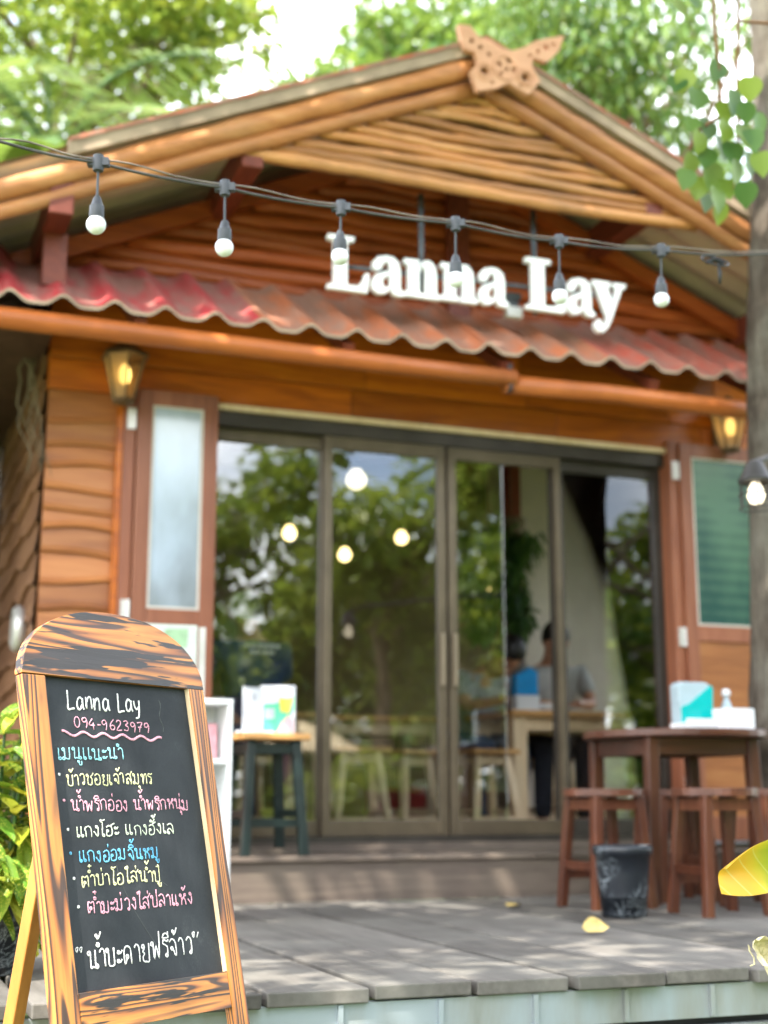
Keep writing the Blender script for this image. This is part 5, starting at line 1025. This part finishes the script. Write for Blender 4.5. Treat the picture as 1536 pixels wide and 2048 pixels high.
def slab_table(name, loc, w, d, h, label, mt, ml, lw=.075):
    x, y, z = loc; t = thing(name, loc, label, 'table'); b = MB(); b.box((x, y, z + h - .0175), (w, d, .035)); b.build('tabletop', M[mt], t, bevel=.004)
    for sx in (-1, 1):
        for sy in (-1, 1): b = MB(); b.box((x + sx * (w / 2 - .07), y + sy * (d / 2 - .08), z + (h - .0355) / 2), (lw, lw, h - .0355)); b.build('leg', M[ml], t, bevel=.004)
    b = MB()
    for sy in (-1, 1): b.box((x, y + sy * (d / 2 - .08), z + h - .075), (w - .2, .022, .07))
    b.build('apron', M[ml], t)
    return t
slab_table('pine_table', (3.98, 7.55, FI), .92, .66, .73, 'pale pine dining table with thick legs behind the glass on the right', 'pineX', 'pine', .085)
slab_table('dining_table', (2.25, 8.35, FI), .9, .7, .74, 'pine dining table deep inside behind the green stool', 'pineX', 'pine', .07)
slab_table('dining_table', (3.15, 8.55, FI), .8, .7, .74, 'pine dining table deep inside behind the middle doors', 'pineX', 'pine', .07)
GI = 'pale stools inside the hut'
ps = stool('pine_stool', (3.32, 7.18, FI), 'pale pine stool beside the pine table behind the third glass door', .50, .15, .15, .09, M['pineX'], M['pine'], False, .1, GI, .12, .04)
for (x, y, rz, lab) in ((2.02, 7.35, .2, 'pale pine stool under the person in navy behind the green stool'), (2.52, 7.05, -.1, 'pale pine stool behind the second glass door close to the frame'), (2.95, 7.45, .4, 'empty pale pine stool turned askew behind the double door frame'), (3.62, 8.12, 0, 'pale pine stool under the person bending over the pine table'), (4.18, 8.06, .1, 'pale pine stool under the person at the far side of the pine table')):
    c = copy_tree(ps); c.location = (x, y, FI); c.rotation_euler.z = rz; c['label'] = lab
tx = thing('tissue_box', (3.66, 7.32, FI + .73), 'blue and white tissue box on the pine table inside', 'box'); b = MB(); b.box((3.66, 7.34, FI + .775), (.15, .10, .09)); b.build('box_body', M['white_plastic'], tx, bevel=.004)
b = MB(); b.prism([[(-.07, 0), (.07, 0), (.07, .14), (.02, .16), (-.07, .11)]], lambda x, z, d: (3.66 + x, 7.30 + d, FI + .822 + z), .08); b.build('cover', M['blue'], tx, bevel=.004)
bw = thing('food_bowl', (3.86, 7.4, FI + .73), 'orange food bowl on the pine table inside', 'bowl'); b = MB(); b.lathe([(.04, 0), (.05, .005), (.085, .05), (.08, .052), (.045, .015), (.01, .012)], (3.86, 7.42, FI + .73), 20); b.build('bowl_body', M['tissue'], bw, smooth=True)
M['food'] = plain('orange_food', (.55, .22, .05), .5, .4, .3, 40); b = MB(); b.lathe([(.078, .045), (.05, .065), (.01, .07)], (3.86, 7.42, FI + .73), 14); b.build('food', M['food'], bw, smooth=True)
rc = thing('red_crate', (3.02, 7.2, FI), 'dark red plastic crate on the floor behind the middle door', 'crate'); b = MB(); b.box((3.05, 7.85, FI + .15), (.3, .25, .30)); b.build('crate_body', M['red'], rc, bevel=.01)

# ---------------------------------------------------------------- people seated inside
def skin_mesh(name, V, E_, Rd, mat, parent, sub=2):
    me = bpy.data.meshes.new(name); me.from_pydata([tuple(v) for v in V], E_, []); o = bpy.data.objects.new(name, me); COL.objects.link(o)
    sk_ = o.modifiers.new('skin', 'SKIN'); me.skin_vertices.new() if not me.skin_vertices else None
    for i, d in enumerate(me.skin_vertices[0].data): d.radius = Rd[i] if isinstance(Rd[i], tuple) else (Rd[i], Rd[i]); d.use_root = (i == 0)
    sb2 = o.modifiers.new('sub', 'SUBSURF'); sb2.levels = sub; sb2.render_levels = sub; sk_.use_smooth_shade = True
    dg = bpy.context.evaluated_depsgraph_get(); m2 = bpy.data.meshes.new_from_object(o.evaluated_get(dg)); m2.name = name
    bpy.data.objects.remove(o); m2.materials.clear(); m2.materials.append(mat); org = wpos(parent)
    for v in m2.vertices: v.co -= org
    for p_ in m2.polygons: p_.use_smooth = True
    o2 = bpy.data.objects.new(name, m2); COL.objects.link(o2); o2.parent = parent; return o2
def person(loc, face, label, lean, headtilt, shirt, bottom, hands, short=False, seat=.50, hairlong=False, group='diners inside the hut'):
    """seated figure; face = heading angle, lean = how far the trunk tips forward, hands = two points (forward, side, height)"""
    root = thing('person', loc, label, 'person', group); L = Vector(loc); f = Vector((math.cos(face), math.sin(face), 0)); s = Vector((-f.y, f.x, 0)); Z = Vector((0, 0, 1))
    pt = lambda a, b_, c: L + f * a + s * b_ + Z * c
    cl_, sl_ = math.cos(lean), math.sin(lean); tr = lambda h, a=0, b_=0: pt(h * sl_ + a * cl_, b_, seat + .09 + h * cl_ - a * sl_)
    pel, wai, che, nek = pt(0, 0, seat + .09), tr(.2), tr(.40), tr(.52)
    hd0 = nek + f * (.02 + .08 * math.sin(headtilt)) + Z * .040 * math.cos(headtilt * .6); hd = hd0 + f * .10 * math.sin(headtilt) + Z * .10 * math.cos(headtilt); ht = hd + f * .06 * math.sin(headtilt) + Z * .07 * math.cos(headtilt)
    V, E_, Rd = [pel, wai, che, nek, hd0, hd, ht], [(0, 1), (1, 2), (2, 3), (3, 4), (4, 5), (5, 6)], [(.13, .11), (.12, .10), (.14, .105), (.05, .05), (.065, .07), (.076, .092), (.055, .065)]
    def add(v, r, p): V.append(v); Rd.append((r, r)); E_.append((p, len(V) - 1)); return len(V) - 1
    ff = f * math.cos(headtilt) - Z * math.sin(headtilt)
    add(hd + ff * .098 - Z * .01, .016, 5); add(hd0 + ff * .075, .03, 4)
    for sd_ in (-1, 1): add(hd + s * sd_ * .088, .016, 5)
    arms = []
    for sd_, hp in zip((-1, 1), hands):
        sh_ = tr(.44, 0, sd_ * .185); wr = pt(hp[0], sd_ * hp[1], hp[2]); mid = (sh_ + wr) / 2; el = mid + s * sd_ * .08 - Z * .10 - f * .03
        a = add(sh_, .052, 2); bb = add(el, .040, a); w_ = add(wr, .027, bb); d = (wr - el).normalized(); pm_ = add(wr + d * .06, .030, w_); arms.append((sh_, el, wr))
        side = s * sd_
        for k in range(4): q = wr + d * (.10 + .004 * (1.5 - abs(k - 1.5))) + side * (.027 - .018 * k); i1 = add(q, .0095, pm_); add(q + d * .035 - Z * .02, .008, i1)
        i1 = add(wr + d * .05 - side * .04, .010, pm_); add(wr + d * .085 - side * .048 - Z * .01, .009, i1)
    legs = []
    for sd_ in (-1, 1):
        hp_, kn, an = pt(.03, sd_ * .095, seat + .06), pt(.42, sd_ * .13, seat + .05), pt(.36, sd_ * .13, .08); toe = pt(.53, sd_ * .14, .035)
        a = add(hp_, .085, 0); bb = add(kn, .058, a); c_ = add(an, .038, bb); add(toe, .033, c_); legs.append((hp_, kn, an))
    skin_mesh('body', V, E_, Rd, M['skin'], root)
    V2, E2, R2_ = [pel + Z * .02, wai, che, tr(.455), tr(.51)], [(0, 1), (1, 2), (2, 3), (3, 4)], [(.178, .158), (.152, .132), (.168, .134), (.135, .118), (.072, .070)]
    for sh_, el, wr in arms: V2 += [sh_, sh_.lerp(el, .75)]; R2_ += [(.076, .076), (.062, .062)]; E2 += [(2, len(V2) - 2), (len(V2) - 2, len(V2) - 1)]
    skin_mesh('shirt', V2, E2, R2_, M[shirt], root)
    V2, E2, R2_ = [pel - Z * .01, pel + Z * .08], [(0, 1)], [(.148, .128), (.145, .125)]
    for hp_, kn, an in legs:
        V2 += [hp_, hp_.lerp(kn, .72) if short else kn]; R2_ += [(.10, .10), (.085, .085) if short else (.072, .072)]; E2 += [(0, len(V2) - 2), (len(V2) - 2, len(V2) - 1)]
        if not short: V2.append(an + Z * .02); R2_.append((.056, .056)); E2.append((len(V2) - 2, len(V2) - 1))
    skin_mesh('shorts' if short else 'trousers', V2, E2, R2_, M[bottom], root)
    hu = Z * math.cos(headtilt) + f * math.sin(headtilt); pole = (hu * .80 - ff * .60).normalized(); e1 = s.normalized(); e2 = pole.cross(e1); HR = rng(int(abs(loc[0]) * 99)); b = MB(); hc = hd + hu * .018 - ff * .004
    def hp(u, v, o):
        th, ph = rad(4 + 104 * u), 2 * math.pi * v; d = pole * math.cos(th) + (e1 * math.cos(ph) + e2 * math.sin(ph)) * math.sin(th); side, up_, fr_ = d.dot(e1), d.dot(hu), d.dot(ff)
        k = o * (1 + .035 * math.sin(ph * 11 + u * 5) * u); return hc + (e1 * side * .089 + hu * up_ * .110 + ff * fr_ * .104) * k
    b.grid(lambda u, v: hp(u, v, 1.0), 14, 40, .5); b.grid(lambda u, v: hp(u, v, .93), 14, 40, .5)
    if hairlong: q = hc + hu * .115 - ff * .045; b.lathe([(.002, -.035), (.022, -.028), (.036, 0), (.026, .026), (.002, .036)], q, 12)
    b.build('hair', M['hair'], root, smooth=True, fix=False)
    b = MB()
    for sd_ in (-1, 1): b.lathe([(.001, -.009), (.009, 0), (.001, .009)], hd + ff * .085 + s * sd_ * .032 + Z * .012, 8)
    b.build('eyes', M['hair'], root)
    return root
pn = person((2.04, 7.38, FI), rad(95), 'person in navy T-shirt with white back print seated behind the green stool', .12, .25, 'navy', 'denim', ((.42, .14, .80), (.40, .16, .80)))
b = MB(); R = rng(5)                                    # illegible pale print across the back of the shirt
for row, (z, w) in enumerate(((.50, .20), (.465, .15))):
    x = -w / 2
    while x < w / 2: l = R.uniform(.012, .03); b.box((2.04 - x - .0, 7.38 - .118 + .012 * (z - .3), FI + .60 + z - .06), (l, .004, .020)); x += l + .008
b.build('shirt_print', M['tissue'], pn)
person((3.63, 8.14, FI), rad(-78), 'black haired person bending low over the pine table behind the glass', .62, 1.0, 'pattern_cloth', 'denim', ((.52, .16, .80), (.50, .10, .80)))
person((4.20, 8.08, FI), rad(-105), 'person with raised hair bun looking down at the far side of the pine table', .25, .55, 'grey_cloth', 'dark_cloth', ((.42, .14, .80), (.46, .10, .80)), hairlong=True)

# far wood beyond the garden, mirrored low in the glass
R = rng(1001); cl = []
for k in range(120):
    a = rad(R.uniform(95, 185)); d = R.uniform(22, 34); x, y = d * math.sin(a) * 1.1, d * math.cos(a); cl.append(((x, y, R.uniform(-.2, 5.2)), (2.4, 2.4, 1.7), 170))
fw_ = leaf_cloud('far_wood', [c for c, _, _ in cl], [r for _, r, _ in cl], [n for _, _, n in cl], .55, M['leaf_mid'], None, 77, .3, .6); tag(fw_, kind='stuff')
